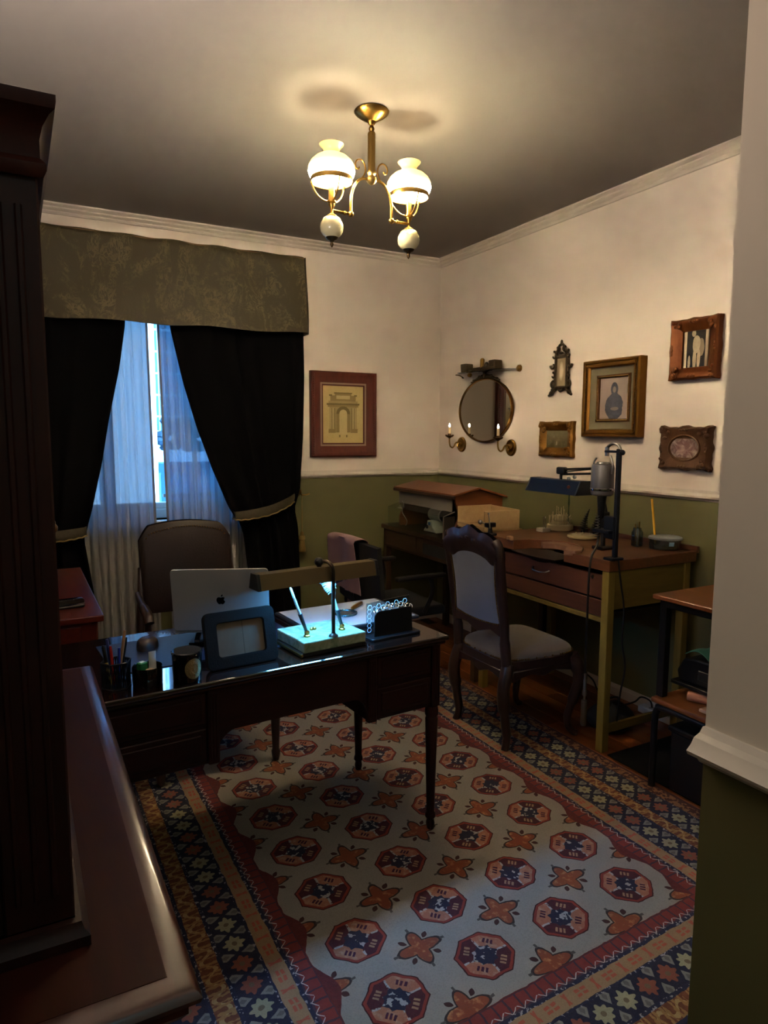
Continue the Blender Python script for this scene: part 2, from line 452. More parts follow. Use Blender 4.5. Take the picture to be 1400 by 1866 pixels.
MB().box(-1.25, .2, 4.38, 4.42, .62, .66).build('rail', black_metal, rl); MB().box(-1.255, .2, 4.34, 4.46, -3.0, -.09).build('base_wall', mat('outdoor_grey', '4f86b8', .7, vary=.25, vscale=6), rl)
for i in range(14):
    x = -1.25 + i*.06; MB().cyl((x, 4.4, -.1), (x+.25, 4.4, .63), .012, seg=6).build('bar', black_metal, rl)

# ------------------------------------------------------------------ rug
RX, RY, SKEW = -1.645, -1.982, .055
A_, B_ = .575, 1.19
OUT = .447
def rug_fn(nt):
    v = nt.coords(); x, y, z = nt.xyz(v)
    wob = nt.noise(v, 26, 2) - .5
    wob2 = nt.noise(nt.coords('Object', (1, 1, 1), (0, 0, 1)), 31, 2) - .5
    a = x + wob*.010; b = y - x*SKEW + wob2*.010
    sx, sy = .2875, .234
    cream = nt.mix(nt.noise(v, 9, 4), (.22, .205, .175), (.275, .255, .22))
    C = cream
    # guls
    u = (a - sx/2).cell(sx); w = (b - sy/2).cell(sy)
    U = u.abs()/.085; V = w.abs()/.080
    oc = U.max(V).max((U+V)/1.40)
    q = (u*w*a).lt(0)
    fine = nt.noise(v, 95, 3); fine2 = nt.noise(v, 60, 2)
    rowtint = nt.noise(nt.coords('Object', (2.2, 2.2, 1)), 1.1, 1)
    lightq = nt.mix(rowtint, (.27, .105, .07), (.33, .155, .085)); darkq = nt.mix(fine, (.022, .010, .022), (.095, .024, .030))
    lightq = nt.mix((fine2 - .5)*3, lightq, (.40, .27, .19))
    # dark or pale seed marks inside the quarters
    s1 = u.abs(); s2 = w.abs()
    seed = ((s1 - s2).cell(.016)/.0048).abs().max(((s1 + s2) - .074).abs()/.012).max((s1 - s2).abs()/.022).lt(1)
    lightq = nt.mix(seed, lightq, (.05, .012, .03)); darkq = nt.mix(seed*.7, darkq, (.50, .36, .20))
    G = nt.mix(q, nt.mix(.35, darkq, (.05, .012, .016)), lightq)
    axis = (s1 - .0).lt(.0035).max(s2.lt(.0035)) * fine.gt(.46)
    G = nt.mix(axis, G, (.32, .32, .31))
    core = (U + V).lt(.50).max(U.max(V).lt(.33))
    coreC = nt.mix(fine2.gt(.57), (.018, .020, .040), (.30, .30, .29))
    G = nt.mix(core, G, coreC)
    G = nt.mix(oc.gt(.86), G, (.20, .035, .025)); G = nt.mix(oc.gt(.955), G, (.045, .012, .014))
    C = nt.mix(oc.lt(1.0), C, G)
    # crosses
    u2 = a.cell(sx); w2 = b.cell(sy)
    au, aw = u2.abs(), w2.abs()
    cr = ((au/.067)*(au/.067)*(au/.067) + (aw/.0195)*(aw/.0195)).min((aw/.061)*(aw/.061)*(aw/.061) + (au/.0195)*(au/.0195)).sqrt()
    crC = nt.mix(rowtint, (.17, .040, .030), (.24, .075, .026)); crC = nt.mix((fine2-.55)*4, crC, (.40, .20, .09))
    C = nt.mix(cr.lt(1.14), C, (.035, .025, .025)); C = nt.mix(cr.lt(.93), C, crC)
    tip = ((au - .076).abs()/.007).max(aw/.004).min(((aw - .070).abs()/.007).max(au/.004))
    C = nt.mix(tip.lt(1), C, (.07, .06, .055))
    lf = ((((au - .037)*(au - .037)) + ((aw - .035)*(aw - .035))).sqrt() + (au - aw).abs()*.55).lt(.0135)
    C = nt.mix(lf, C, (.05, .02, .02))
    # borders
    ax, by = a.abs(), b.abs()
    da = ax - A_; db = by - B_
    d = da.max(db); side = da.gt(db)
    s = b*side + a*(1 - side)
    def period(p): return s.cell(p)
    k = (s*(2*PI/sy)).cos()                            # scalloped edge on the long sides
    scal = (da + (1 - k)*.0 + k*.020 + .014).gt(0)*side
    redC = nt.mix(fine, (.060, .015, .018), (.125, .028, .028))
    C = nt.mix(scal.max(d.gt(0)), C, redC)
    lz = (period(.036).abs()/.015).max((d - .026).abs()/.020) + (fine - .5)*.2
    R1 = nt.mix(lz.lt(1), (.05, .03, .045), nt.mix(fine2, (.13, .024, .024), (.19, .038, .032)))
    zig = ((period(.036).abs() - .006) - (d - .040)).abs().lt(.0018)*d.gt(.036)
    R1 = nt.mix(zig, R1, (.42, .38, .36))
    C = nt.mix(d.gt(.004), C, R1)
    navy = nt.mix(fine.gt(.60), (.018, .020, .042), (.25, .24, .26))
    C = nt.mix(d.gt(.052), C, navy)
    tan = nt.mix(nt.noise(v, 5, 2), (.23, .14, .07), (.31, .205, .12))
    p = period(.104); fl = ((p.abs() - .011).abs().max((d - .087).abs() - .002)).lt(.009)*((p.abs() - .0).gt(.003))*((d - .087).abs().gt(.0025))
    sl = (((p - .052).abs().min((p + .052).abs())) - (d - .087).abs()*.25).abs().lt(.003)*((d - .087).abs().lt(.018))
    tan = nt.mix(fl.max(sl), tan, (.34, .085, .05))
    C = nt.mix(d.gt(.064), C, tan); C = nt.mix(d.gt(.112), C, navy)
    def stars(d0):
        P = .082
        p = period(P); e = d - d0
        rr_ = (p*p + e*e).sqrt(); an = nt.math('ARCTAN2', e, p)
        par = s.idx(P).parity(); par2 = nt.math('FLOORED_MODULO', s.idx(P), 4).gt(1.5)
        st = (rr_ - (an*8).cos()*.0045 - (an*4).cos()*.002).lt(.026)
        sc = nt.mix(par2, (.26, .245, .155), (.20, .066, .044)); sc = nt.mix(rr_.lt(.008), sc, (.13, .10, .06))
        ph = s.cell(P) ; ph2 = (s + P/2).cell(P)
        tri = (ph2.abs() + (e.abs() - .036).abs()*.62 ).lt(.0165)
        tri2 = (ph2.abs() + (e.abs() - .036).abs()*.62).lt(.008)
        base_ = nt.mix(fine, (.011, .012, .026), (.022, .023, .044))
        q_ = nt.mix(tri, base_, (.17, .165, .15)); q_ = nt.mix(tri2, q_, (.10, .10, .09))
        return nt.mix(st, q_, sc)
    C = nt.mix(d.gt(.120), C, stars(.165)); C = nt.mix(d.gt(.210), C, navy)
    wv = ((s*(2*PI/.07)).sin()*.016 - (d - .248)).abs()
    vine = nt.mix(fine, (.07, .020, .016), (.20, .075, .035)); vine = nt.mix(wv.lt(.006), vine, (.34, .23, .10))
    hook = ((period(.035).abs() - .006).abs() + (fine2-.5)*.02).lt(.0035); vine = nt.mix(hook, vine, (.27, .15, .06))
    C = nt.mix(d.gt(.222), C, vine); C = nt.mix(d.gt(.274), C, navy)
    C = nt.mix(d.gt(.284), C, stars(.328)); C = nt.mix(d.gt(.374), C, navy)
    end = nt.mix(fine2.gt(.5), (.055, .022, .020), (.20, .10, .05))
    C = nt.mix(d.gt(.385), C, end); C = nt.mix(d.gt(.435), C, (.05, .02, .018))
    C = nt.mix((nt.noise(v, 260, 2) - .45)*.9, C, (.06, .045, .04))
    return C, nt.noise(v, 420, 2)
rug_m = custom('woven_rug_pattern', rug_fn, .95, spec=.15, bump=(.5, .002))
rx, ry = A_+OUT, B_+OUT
def rugz(x, y): return .0065 + .0012*math.sin(x*9+y*5)*math.sin(y*7-x*3)
rb = MB().surf(lambda i, j: (lambda x, y: (x, y + x*SKEW, rugz(x, y)))((i*2-1)*rx, (j*2-1)*ry), 40, 60, .006)
rug = tag(rb.build('area_rug', rug_m), 'large cream oriental rug with rows of red octagon medallions and star borders', 'rug')
rug.location = (RX, RY, .001)
fr_ = MB()
for sgn in (-1, 1):
    for i in range(170):
        x = -rx + (i+.5)*2*rx/170; y = sgn*ry + x*SKEW
        if sgn < 0 and i % 1 == 0: fr_.tube([(x, y, .006), (x + rh.uniform(-.005, .005), y + sgn*.03, .0035), (x + rh.uniform(-.01, .01), y + sgn*.055, .0025)], .0016, 4)
fo = fr_.build('fringe', mat('wool_fringe', 'b3a68c', .9), rug, kind='stuff'); fo.location = (0, 0, 0)


# ------------------------------------------------------------------ window dressing
def damask_fn(nt):
    v = nt.coords(); x, y, z = nt.xyz(v)
    a = nt.noise(nt.coords('Object', (1, 1, .75)), 16, 6, .68, 2.4); w = nt.noise(nt.coords('Object', (1, 1, .6)), 7, 4, .6, 1.5)
    f = ((a - .5).abs().lt(.045))*((w - .46)*9)
    c = nt.mix(w, (.036, .028, .011), (.047, .037, .015))
    return nt.mix(f*.8, c, (.090, .072, .034)), a
damask = custom('olive_damask', damask_fn, .62, spec=.35, bump=(.35, .006))
velvet = mat('black_velvet', '050507', .95, spec=.06, sheen=.0, vary=.3, vscale=5)
pel = thing('pelmet', 'olive green damask fabric pelmet box above the window curtains', 'pelmet', (-2.1, 0, 2.03))
def pel_front(u, v):
    x = -3.05 + u*1.89; r = 2*u - 1
    z0 = 2.045 + .006*math.sin(u*21) + .016*u; z1 = 2.537 + .003*math.sin(u*47)
    edge = max(0, abs(r) - .985)/.015
    y = -.222 + .004*math.sin(u*37 + v*3) + .006*math.sin(u*13 - v*4)*v*(1-v)*4 + edge*edge*.02 - .014*(1-v)
    if v > .965: y += (v-.965)/.035*.014
    return (x + .012*(1-v)*r*abs(r)**8, y, z0 + (z1-z0)*v)
MB().surf(pel_front, 110, 22, .008).build('front_panel', damask, pel)
for sx_ in (-3.05, -1.165):
    pb = MB(); pb.surf(lambda u, v: (sx_ + .004*math.sin(v*5) + (.013 if sx_ > -2 else -.013)*(1-v), -.214 + u*.212, 2.058 + (2.534-2.058)*v), 8, 10, .006)
    pb.build('side_panel', damask, pel)
MB().box(-3.045, -1.17, -.212, -.002, 2.518, 2.532).build('top_board', mat('raw_board', '6b5236', .7), pel)

RIN = [(0, -1.52), (.50, -1.56), (.80, -1.60), (.885, -1.635), (.925, -1.638), (1.00, -1.69), (1.22, -1.785), (1.45, -1.867), (1.73, -1.945), (2.04, -2.01), (2.45, -2.05)]
ROUT = [(0, -1.175), (.54, -1.197), (.80, -1.215), (.93, -1.243), (1.06, -1.20), (1.40, -1.17), (1.80, -1.155), (2.45, -1.155)]
LIN = [(0, -2.47), (.50, -2.485), (.80, -2.525), (.88, -2.523), (1.02, -2.475), (1.25, -2.41), (1.50, -2.36), (1.80, -2.29), (2.04, -2.25), (2.45, -2.23)]
LOUT = [(0, -2.98), (.88, -2.96), (1.40, -3.04), (2.45, -3.05)]
def curtain(name, lab, IN, OU, sgn, zt, nf):
    c = thing(name, lab, 'curtain', ((IN[0][1]+OU[0][1])/2, -.14, .012))
    def f(u, v):
        z = .012 + v*2.43
        xi = interp(z, IN); xo = interp(z, OU)
        k = math.exp(-((z-zt)/.25)**2)
        ph = (u + .035*math.sin(u*11 + 1))*nf*2*PI
        amp = .030 + .014*k
        w = u + .010*math.sin(ph*1.0 + 1.1)
        y = -.120 - amp*(.5+.5*math.sin(ph + .6*math.sin(z*1.3))) - .012*math.sin(ph*.37 + z*2) - .018*k
        zz = z - (.045*k*(1-u) if z > zt else 0)
        return (xi + (xo-xi)*w, max(-.19, y) if k < .3 else max(-.205, y), max(.012, zz))
    MB().surf(f, 140, 60, .003).build('cloth', velvet, c, 60)
    return c
curtain('curtain', 'black velvet curtain right of the window gap, tied back to the brass hook', RIN, ROUT, 1, .93, 5)
curtain('curtain', 'black velvet curtain left of the window gap, behind the tall cabinet', LIN, LOUT, -1, .88, 4.5)
tie_m = mat('tieback_fabric', '3a3322', .6, vary=.4, vscale=40, bump=.3, bscale=120)
cord_m = mat('gold_cord', '8b7747', .6, vary=.3, vscale=80)
def tieback(lab, P, w):
    # P: path of centre (x, y, z); band of height w with a twisted cord on its lower edge
    pts = smooth_path(P, 8); n = len(pts)-1
    t = thing('curtain_tieback', lab, 'tieback', (P[-1][0], P[-1][1], P[-1][2]))
    def f(u, v):
        p = pts[round(u*n)]; hw = w*(.55 + .45*math.sin(PI*min(1, max(0, u*.9+.08))))
        return (p.x, p.y - .004*math.cos((v-.5)*PI), p.z + (v-.5)*hw)
    MB().surf(f, n, 6, .004).build('band', tie_m, t)
    lo = [Vector(f(i/n, 0)) + Vector((0, -.004, 0)) for i in range(n+1)]
    L = []
    for i, p in enumerate(lo):
        a = i*1.6; L.append(p + Vector((0, .0022*math.cos(a), .0022*math.sin(a))))
    MB().tube(L, .0045, 8).build('cord', cord_m, t)
    return t
tieback('olive tieback with gold cord around the right black curtain', [(-1.648, -.135, .905), (-1.640, -.205, .905), (-1.55, -.224, .912), (-1.42, -.226, .935), (-1.30, -.20, .975), (-1.215, -.13, 1.005), (-1.172, -.055, 1.012)], .062)
tieback('olive tieback with gold cord around the left black curtain', [(-2.515, -.135, .865), (-2.522, -.205, .862), (-2.60, -.224, .852), (-2.72, -.226, .845), (-2.86, -.20, .86), (-2.99, -.10, .90), (-3.02, -.045, .91)], .062)
hk = thing('tieback_hook', 'brass leafy tieback hook on green wall beside right curtain', 'hook', (-1.148, -.002, 1.01))
MB().lathe([(0, 0), (.018, 0), (.016, .008), (.008, .014), (.006, .05)], (-1.148, -.002, 1.012), 14, '-Y').build('rosette', brass, hk)
MB().tube(smooth_path([(-1.148, -.045, 1.012), (-1.150, -.075, 1.008), (-1.128, -.095, 1.010), (-1.100, -.090, 1.016)]), [.005]*18+[.003], 8).build('arm', brass, hk)
lf = MB()
for a in (-.7, 0, .7): lf.ball((-1.160+a*.016, -.05, 1.034-abs(a)*.008), .016, .45, .3, 1.0, 8, 6)
lf.build('leaf', brass_dark, hk)
ts = thing('curtain_tassel', 'gold tassel hanging on its cord from the brass tieback hook', 'tassel', (-1.140, -.05, .62))
MB().tube([(-1.143, -.055, 1.003), (-1.139, -.048, .90), (-1.140, -.045, .75)], .004, 6).build('cord', cord_m, ts)
tm = MB().lathe([(0, .755), (.008, .752), (.012, .742), (.010, .730), (.020, .722), (.022, .700), (.016, .690), (.018, .685), (.026, .625), (.024, .612), (0, .612)], (-1.140, -.045, 0), 16); tm.build('tassel_head', mat('tassel_gold', '7d6430', .7, vary=.4, vscale=90), ts)

def sheer_mat():
    m = bpy.data.materials.new('white_sheer'); m.use_nodes = True; t = m.node_tree; t.nodes.clear(); nt = NT(m)
    o = t.nodes.new('ShaderNodeOutputMaterial')
    d = t.nodes.new('ShaderNodeBsdfDiffuse'); tl = t.nodes.new('ShaderNodeBsdfTranslucent'); tr = t.nodes.new('ShaderNodeBsdfTransparent')
    d.inputs[0].default_value = (.52, .50, .47, 1); tl.inputs[0].default_value = (.030, .066, .085, 1); tr.inputs[0].default_value = (.9, .93, 1, 1)
    m1 = t.nodes.new('ShaderNodeMixShader'); m2 = t.nodes.new('ShaderNodeMixShader')
    w = nt.noise(nt.coords('Object', (1, 1, .03)), 90, 3)
    nt.l.new((w*.05 + .015).s, m2.inputs[0])
    m1.inputs[0].default_value = .55
    t.links.new(d.outputs[0], m1.inputs[1]); t.links.new(tl.outputs[0], m1.inputs[2])
    t.links.new(m1.outputs[0], m2.inputs[1]); t.links.new(tr.outputs[0], m2.inputs[2]); t.links.new(m2.outputs[0], o.inputs[0])
    return m
sheer_m = sheer_mat()
def sheer(lab, xin_top, xin_bot, xo, nf, sg):
    c = thing('sheer_curtain', lab, 'curtain', ((xin_bot+xo)/2, -.075, .02))
    def f(u, v):
        z = .02 + v*2.42
        xi = xin_bot + (xin_top-xin_bot)*(z/2.05)
        ph = u*nf*2*PI
        y = -.070 + .014*math.sin(ph + .3*math.sin(z*.9)) + .006*math.sin(ph*2.3 + z*.5)
        return (xi + (xo-xi)*(u + .004*math.sin(ph)), y, z)
    MB().surf(f, 150, 16).build('cloth', sheer_m, c, 60)
    def h(u, v):
        z = .02 + v*2.42; xi = xin_bot + (xin_top-xin_bot)*(z/2.05)
        return (xi + sg*(u-.5)*.014, -.076 - .002*math.sin(u*PI), z)
    MB().surf(h, 2, 16, .002).build('hem', sheer_m, c, 60)
sheer('left white sheer curtain with daylight behind, left of the bright gap', -2.128, -2.105, -2.90, 13, -1)
sheer('right white sheer curtain with daylight behind, right of the bright gap', -2.062, -2.022, -1.30, 13, 1)

# ------------------------------------------------------------------ chandelier
CX, CY = -1.54, -1.865
ch = thing('chandelier', 'two armed brass chandelier with lit white glass shades on the ceiling', 'chandelier', (CX, CY, H))
MB().lathe([(0, H-.001), (.066, H-.001), (.070, H-.006), (.066, H-.012), (.054, H-.022), (.034, H-.034), (.018, H-.042), (.014, H-.050), (.008, H-.056), (0, H-.056)], (CX, CY, 0), 32).build('ceiling_rose', brass, ch)
MB().cyl((CX, CY, H-.05), (CX, CY, 2.632), .0055, seg=12).lathe([(0, 2.622), (.008, 2.622), (.012, 2.630), (.008, 2.640), (.006, 2.642)], (CX, CY, 0), 16).build('rod', brass, ch)
MB().lathe([(0, 2.618), (.013, 2.618), (.0155, 2.612), (.0155, 2.475), (.018, 2.468), (.018, 2.460), (.013, 2.452), (.020, 2.444), (.021, 2.434), (.014, 2.424), (.006, 2.418), (0, 2.416)], (CX, CY, 0), 18).build('stem', mat('satin_brass', 'a78b52', .35, 1.0), ch)
def lit_glass(name, col, rough, lo, hi, zc, wd):
    # lit milk glass: the belly level with the bulb glows most, skirt less; the thin dome glows yellower
    m = mat(name, col, rough, emit=(1, .79, .5), estr=lo); nt = NT(m); x, y, z = nt.xyz(nt.coords())
    f = nt.math('SUBTRACT', 1, ((z - zc)/(wd*.28)).max((zc - z)/wd), clamp=True); p = m.node_tree.nodes['Principled BSDF']
    nt.l.new((f*(hi - lo) + lo + z.lt(zc)*110).s, p.inputs['Emission Strength'])
    nt.l.new(nt.mix((z - zc - .010)/.02, (1.0, .79, .50), (1.0, .64, .20)).s, p.inputs['Emission Color']); return m
shade_m = lit_glass('lit_milk_glass', 'f4ead2', .3, 2.6, 800, 2.434-H, .022)
shade_top_m = mat('milk_glass_chimney', 'f0dfae', .3, emit=(1.0, .62, .20), estr=.8)
bulb_m = mat('lit_bulb', 'fff2dd', .3, emit=(1.0, .72, .38), estr=60)
for sgn in (-1, 1):
    LX = CX + sgn*.1765; LY = CY + sgn*.004
    # goose neck arm: up-and-over arc from the hub, down, then a short foot out to the lamp
    arc = [(CX + sgn*.012, CY, 2.436), (CX + sgn*.035, CY, 2.437), (CX + sgn*.060, CY, 2.424), (CX + sgn*.080, CY, 2.396), (CX + sgn*.090, CY, 2.360), (CX + sgn*.092, CY, 2.318), (CX + sgn*.092, CY, 2.298)]
    ar = MB().tube(smooth_path(arc, 6), .0058, 10)
    ar.ball((CX + sgn*.092, CY, 2.292), .012, seg=14).cyl((CX + sgn*.092, CY, 2.292), (LX, LY, 2.293), .0055, seg=10)
    ar.ball((CX + sgn*.118, CY, 2.292), .0085, seg=12)
    ar.build('arm', brass, ch)
    sc = [(CX + sgn*.044, CY, 2.437), (CX + sgn*.032, CY, 2.452), (CX + sgn*.027, CY, 2.474), (CX + sgn*.033, CY, 2.495), (CX + sgn*.048, CY, 2.507), (CX + sgn*.064, CY, 2.502), (CX + sgn*.072, CY, 2.487), (CX + sgn*.069, CY, 2.473), (CX + sgn*.059, CY, 2.469), (CX + sgn*.054, CY, 2.477)]
    MB().tube(smooth_path(sc, 5), .003, 6).build('scroll', brass, ch)
    lp = MB().lathe([(0, 2.268), (.006, 2.268), (.011, 2.276), (.006, 2.284), (.006, 2.300), (.013, 2.312), (.013, 2.318), (.018, 2.322), (.018, 2.328), (.008, 2.330), (0, 2.330)], (LX, LY, 0), 16)
    lp.build('lamp_holder', brass, ch)
    MB().lathe([(0, 2.330), (.012, 2.330), (.012, 2.385), (0, 2.385)], (LX, LY, 0), 14).build('socket_tube', brass, ch)
    cg = MB().lathe([(.079, 2.397), (.082, 2.395), (.083, 2.403), (.082, 2.414), (.079, 2.413)], (LX, LY, 0), 36)
    for k in range(3):
        a = k*2*PI/3 + .5; ca, sa = math.cos(a), math.sin(a)
        cg.tube(smooth_path([(LX+ca*r, LY+sa*r, z) for r, z in ((.012, 2.326), (.032, 2.332), (.056, 2.352), (.072, 2.378), (.080, 2.404))], 5), .0032, 6)
    cg.build('shade_gallery', brass, ch)
    sh = MB().lathe([(.076, 2.407), (.086, 2.420), (.0915, 2.438), (.090, 2.456), (.080, 2.474), (.062, 2.490), (.044, 2.499), (.034, 2.503), (.032, 2.503), (.042, 2.496), (.060, 2.487), (.078, 2.471), (.087, 2.455), (.0885, 2.438), (.083, 2.422), (.074, 2.410)], (LX, LY, 0), 40)
    so = sh.build('lamp_shade', shade_m, ch, 60)
    MB().lathe([(.034, 2.502), (.031, 2.509), (.031, 2.516), (.037, 2.525), (.045, 2.533), (.048, 2.537), (.0465, 2.538), (.035, 2.526), (.029, 2.516), (.029, 2.509), (.032, 2.502)], (LX, LY, 0), 36).build('shade_chimney', shade_top_m, so, 60)
    MB().lathe([(0, 2.385), (.012, 2.386), (.014, 2.394), (.025, 2.412), (.028, 2.428), (.024, 2.444), (.012, 2.454), (0, 2.456)], (LX, LY, 0), 18).build('bulb', bulb_m, ch, 60)
    pb_ = MB()
    bm_prof = [(.008, 2.272), (.022, 2.268), (.036, 2.258), (.0445, 2.242), (.0465, 2.228), (.0435, 2.212), (.034, 2.198), (.022, 2.190)]
    pb_.lathe(bm_prof, (LX, LY, 0), 40)
    for k in range(28):
        a = k*2*PI/28; pb_.tube([(LX+math.cos(a)*r*1.0, LY+math.sin(a)*r*1.0, z) for r, z in ((.020, 2.2685), (.0285, 2.2635), (.036, 2.2575))], [.0012, .0022, .0012], 5)
    pb_.build('porcelain_ball', milk, ch, 60)
    MB().lathe([(0, 2.196), (.022, 2.194), (.026, 2.190), (.020, 2.182), (.010, 2.178), (.006, 2.172), (.0075, 2.164), (.004, 2.156), (0, 2.152)], (LX, LY, 0), 18).build('finial', mat('dark_bronze_finial', '5c4a33', .3, 1.0), ch)
    MB().lathe([(0, 2.280), (.010, 2.280), (.020, 2.273), (.022, 2.267), (0, 2.267)], (LX, LY, 0), 16).build('ball_cap', brass, ch)
    light('chandelier_bulb_light', 'POINT', (LX, LY, 2.432), 1.3, (1.0, .60, .20), radius=.03)


# ------------------------------------------------------------------ pictures, mirror, sconces
def print_mat(name, fn, rough=.25): return custom(name, fn, rough, spec=.5, coat=.25, coat_rough=.04)
# framed print of an arch on the window wall (print in local coords: x right, z up, centre at origin)
def arch_fn(nt):
    v = nt.coords(); x, y, z = nt.xyz(v); n = nt.noise(v, 60, 4) - .5
    x = x + n*.004; z = z + n*.004
    ax = x.abs()
    C = nt.mix(nt.noise(v, 14, 4), (.50, .40, .16), (.58, .47, .21))
    def rect(x0, x1, z0, z1): return ((ax - (x0+x1)/2).abs().lt((x1-x0)/2))*((z - (z0+z1)/2).abs().lt((z1-z0)/2))
    g1 = (.30, .235, .095); g2 = (.20, .155, .065); g3 = (.38, .30, .13)
    C = nt.mix(rect(0, .105, -.125, .055), C, g3)                       # body
    C = nt.mix(rect(.072, .082, -.10, .045), C, (.46, .37, .17)); C = nt.mix(rect(.092, .100, -.10, .045), C, (.46, .37, .17))
    C = nt.mix(rect(.062, .067, -.10, .045), C, g2); C = nt.mix(rect(.086, .089, -.10, .045), C, g2)
    C = nt.mix(rect(0, .118, .052, .066), C, g1); C = nt.mix(rect(0, .126, .066, .078), C, g2); C = nt.mix(rect(0, .112, .078, .094), C, g3)
    C = nt.mix(rect(0, .098, .094, .132), C, g1); C = nt.mix(rect(.085, .108, .128, .138), C, g2)
    C = nt.mix(rect(0, .064, .100, .150), C, g1); C = nt.mix(rect(0, .052, .108, .132), C, (.52, .42, .20)); C = nt.mix(rect(0, .070, .145, .153), C, g2)
    C = nt.mix(rect(.058, .112, -.128, -.100), C, g1)                    # plinths
    r = (x*x + (z - .005)*(z - .005)).sqrt()
    C = nt.mix((r.lt(.053))*z.gt(.005), C, g2); C = nt.mix(rect(0, .053, -.125, .005), C, g1)
    C = nt.mix((r.lt(.030))*z.gt(.005), C, (.56, .45, .21)); C = nt.mix(rect(0, .030, -.14, .005), C, (.56, .45, .21))
    C = nt.mix(rect(.022, .032, -.158, -.142), C, g2)
    return nt.mix((nt.noise(v, 90, 3) - .5)*.6, C, (.24, .19, .08))
red_frame = wood('red_brown_frame', '3d170e', '5e2617', 2, .4, 1.0, .2)
ap = thing('framed_arch_print', 'red brown framed drawing of a triumphal arch on the window wall', 'picture', (-.808, -.001, 1.556), local=True)
MB().frame(1, (.505, .588), [(0, 0), (0, .030), (.008, .036), (.020, .034), (.030, .028), (.038, .026), (.075, .016), (.077, .006)]).build('frame', red_frame, ap, 30)
bd = MB()
for sx_ in (-1, 1):
    for i in range(34): z = -.27 + i*.0164; bd.ball((sx_*.232, -.034, z), .0065, .8, .7, 1, 6, 5)
bd.build('carved_beading', red_frame, ap, kind='stuff')
MB().frame(1, (.357, .442), [(0, .006), (0, .014), (.014, .014), (.014, .008)]).build('mat_border', mat('grey_fillet', '877463', .6), ap)
MB().frame(1, (.330, .415), [(0, .006), (0, .013), (.010, .010), (.010, .006)]).build('inner_fillet', mat('dark_red_fillet', '4a1a10', .4), ap)
MB().box(-.158, .158, -.0075, -.002, -.2, .2).build('print', print_mat('arch_drawing', arch_fn), ap)

# round-topped crest mirror on the right wall
mi = thing('oval_mirror', 'oval brass rimmed wall mirror with carved crest between candle sconces', 'mirror', (-.001, -.590, 1.585), local=True)
def ell(a, b, x, n=72): return [(x, a*math.cos(2*PI*i/n), b*math.sin(2*PI*i/n)) for i in range(n)]
def ering(prof, n=72):
    def f(u, v):
        k = v*(len(prof)-1); i = min(int(k), len(prof)-2); t = k-i
        ins = prof[i][0]+(prof[i+1][0]-prof[i][0])*t; dep = prof[i][1]+(prof[i+1][1]-prof[i][1])*t
        a = 2*PI*u; return (-dep, (.302-ins)*math.cos(a), (.219-ins)*math.sin(a))
    return f
MB().surf(ering([(.004, 0), (0, .010), (.002, .022), (.008, .026), (.013, .022), (.015, .014)]), 72, 10).build('rim', mat('mirror_rim_brass', '6f5228', .35, 1.0, vary=.2, vscale=20), mi)
MB().prism([p[1:] for p in ell(.290, .207, 0)], 0, -.016, -.004).build('mirror_glass', mat('mirror_silver', 'dcdcd2', .015, 1.0), mi, 0)
cr = MB(); rc = random.Random(2)
for i in range(15):
    t = (i-7)/7; a = PI/2 + t*.50
    yy, zz = .302*math.cos(a), .219*math.sin(a)
    hgt = .010 + .018*max(0, 1-abs(t)*1.25) + (.006 if i % 3 == 1 else 0)
    cr.ball((-.016, yy, zz + hgt*.45), .021, .5, .95, hgt/.021*.62, 8, 6)
for s_ in (-1, 1): cr.ball((-.022, s_*.030, .231), .012, .6, 1, .9, 8, 6)
cr.ball((-.026, 0, .238), .014, .6, 1, 1.1, 10, 6)
cr.build('crest', bronze, mi, 50)

# candle sconces either side
candle_m = mat('ivory_candle', 'e8cf9a', .5, emit=(1.0, .62, .28), estr=.2)
flame_m = mat('candle_flame', 'ffffff', .5, emit=(1.0, .80, .58), estr=45)
def sconce(lab):
    # local frame: wall plate centre at origin, wall normal -x
    t = thing('candle_sconce', lab, 'sconce', (0, 0, 0), group='brass candle sconces beside the mirror', local=True)
    MB().lathe([(0, .012), (.014, .012), (.020, .008), (.034, .007), (.046, .010), (.053, .006), (.055, 0), (0, 0)], (0, 0, 0), 30, '-X').build('back_plate', brass, t)
    P = [(-.008, 0, .004), (-.030, .000, .016), (-.052, .002, .010), (-.066, .004, -.014), (-.080, .006, -.022), (-.096, .008, -.010), (-.102, .009, .018), (-.102, .009, .046)]
    a = MB().tube(smooth_path(P, 6), .0056, 8); a.tube(smooth_path([(-.030, 0, .014), (-.040, -.002, -.012), (-.026, -.002, -.022), (-.020, 0, -.012)], 5), [.0045]*15+[.0025], 7)
    a.ball((-.014, 0, .003), .012, 1, 1, 1, 10, 8); a.build('arm', brass, t)
    c = MB().lathe([(0, .044), (.006, .044), (.014, .050), (.028, .058), (.032, .066), (.022, .068), (.012, .064), (.012, .078), (.009, .078), (.009, .064), (0, .064)], (-.102, .009, 0), 18)
    for k in range(6):
        an = k*PI/3; c.ball((-.102 + .027*math.cos(an), .009 + .027*math.sin(an), .066), .0085, 1, 1, .55, 8, 5)
    c.build('drip_cup', brass_dark, t)
    MB().lathe([(0, .066), (.0088, .066), (.0088, .121), (.0075, .124), (0, .124)], (-.102, .009, 0), 14).build('candle', candle_m, t)
    MB().lathe([(0, .122), (.0050, .127), (.0066, .133), (.0045, .142), (.0015, .150), (0, .153)], (-.102, .009, 0), 12).build('flame', flame_m, t)
    return t
s1 = sconce('brass candle sconce left of the oval mirror with lit candle')
s2 = dup(s1, (-.001, -.868, 1.337), 0, 'brass candle sconce at the right lower edge of the oval mirror')
s1.location = (-.001, -.305, 1.349)
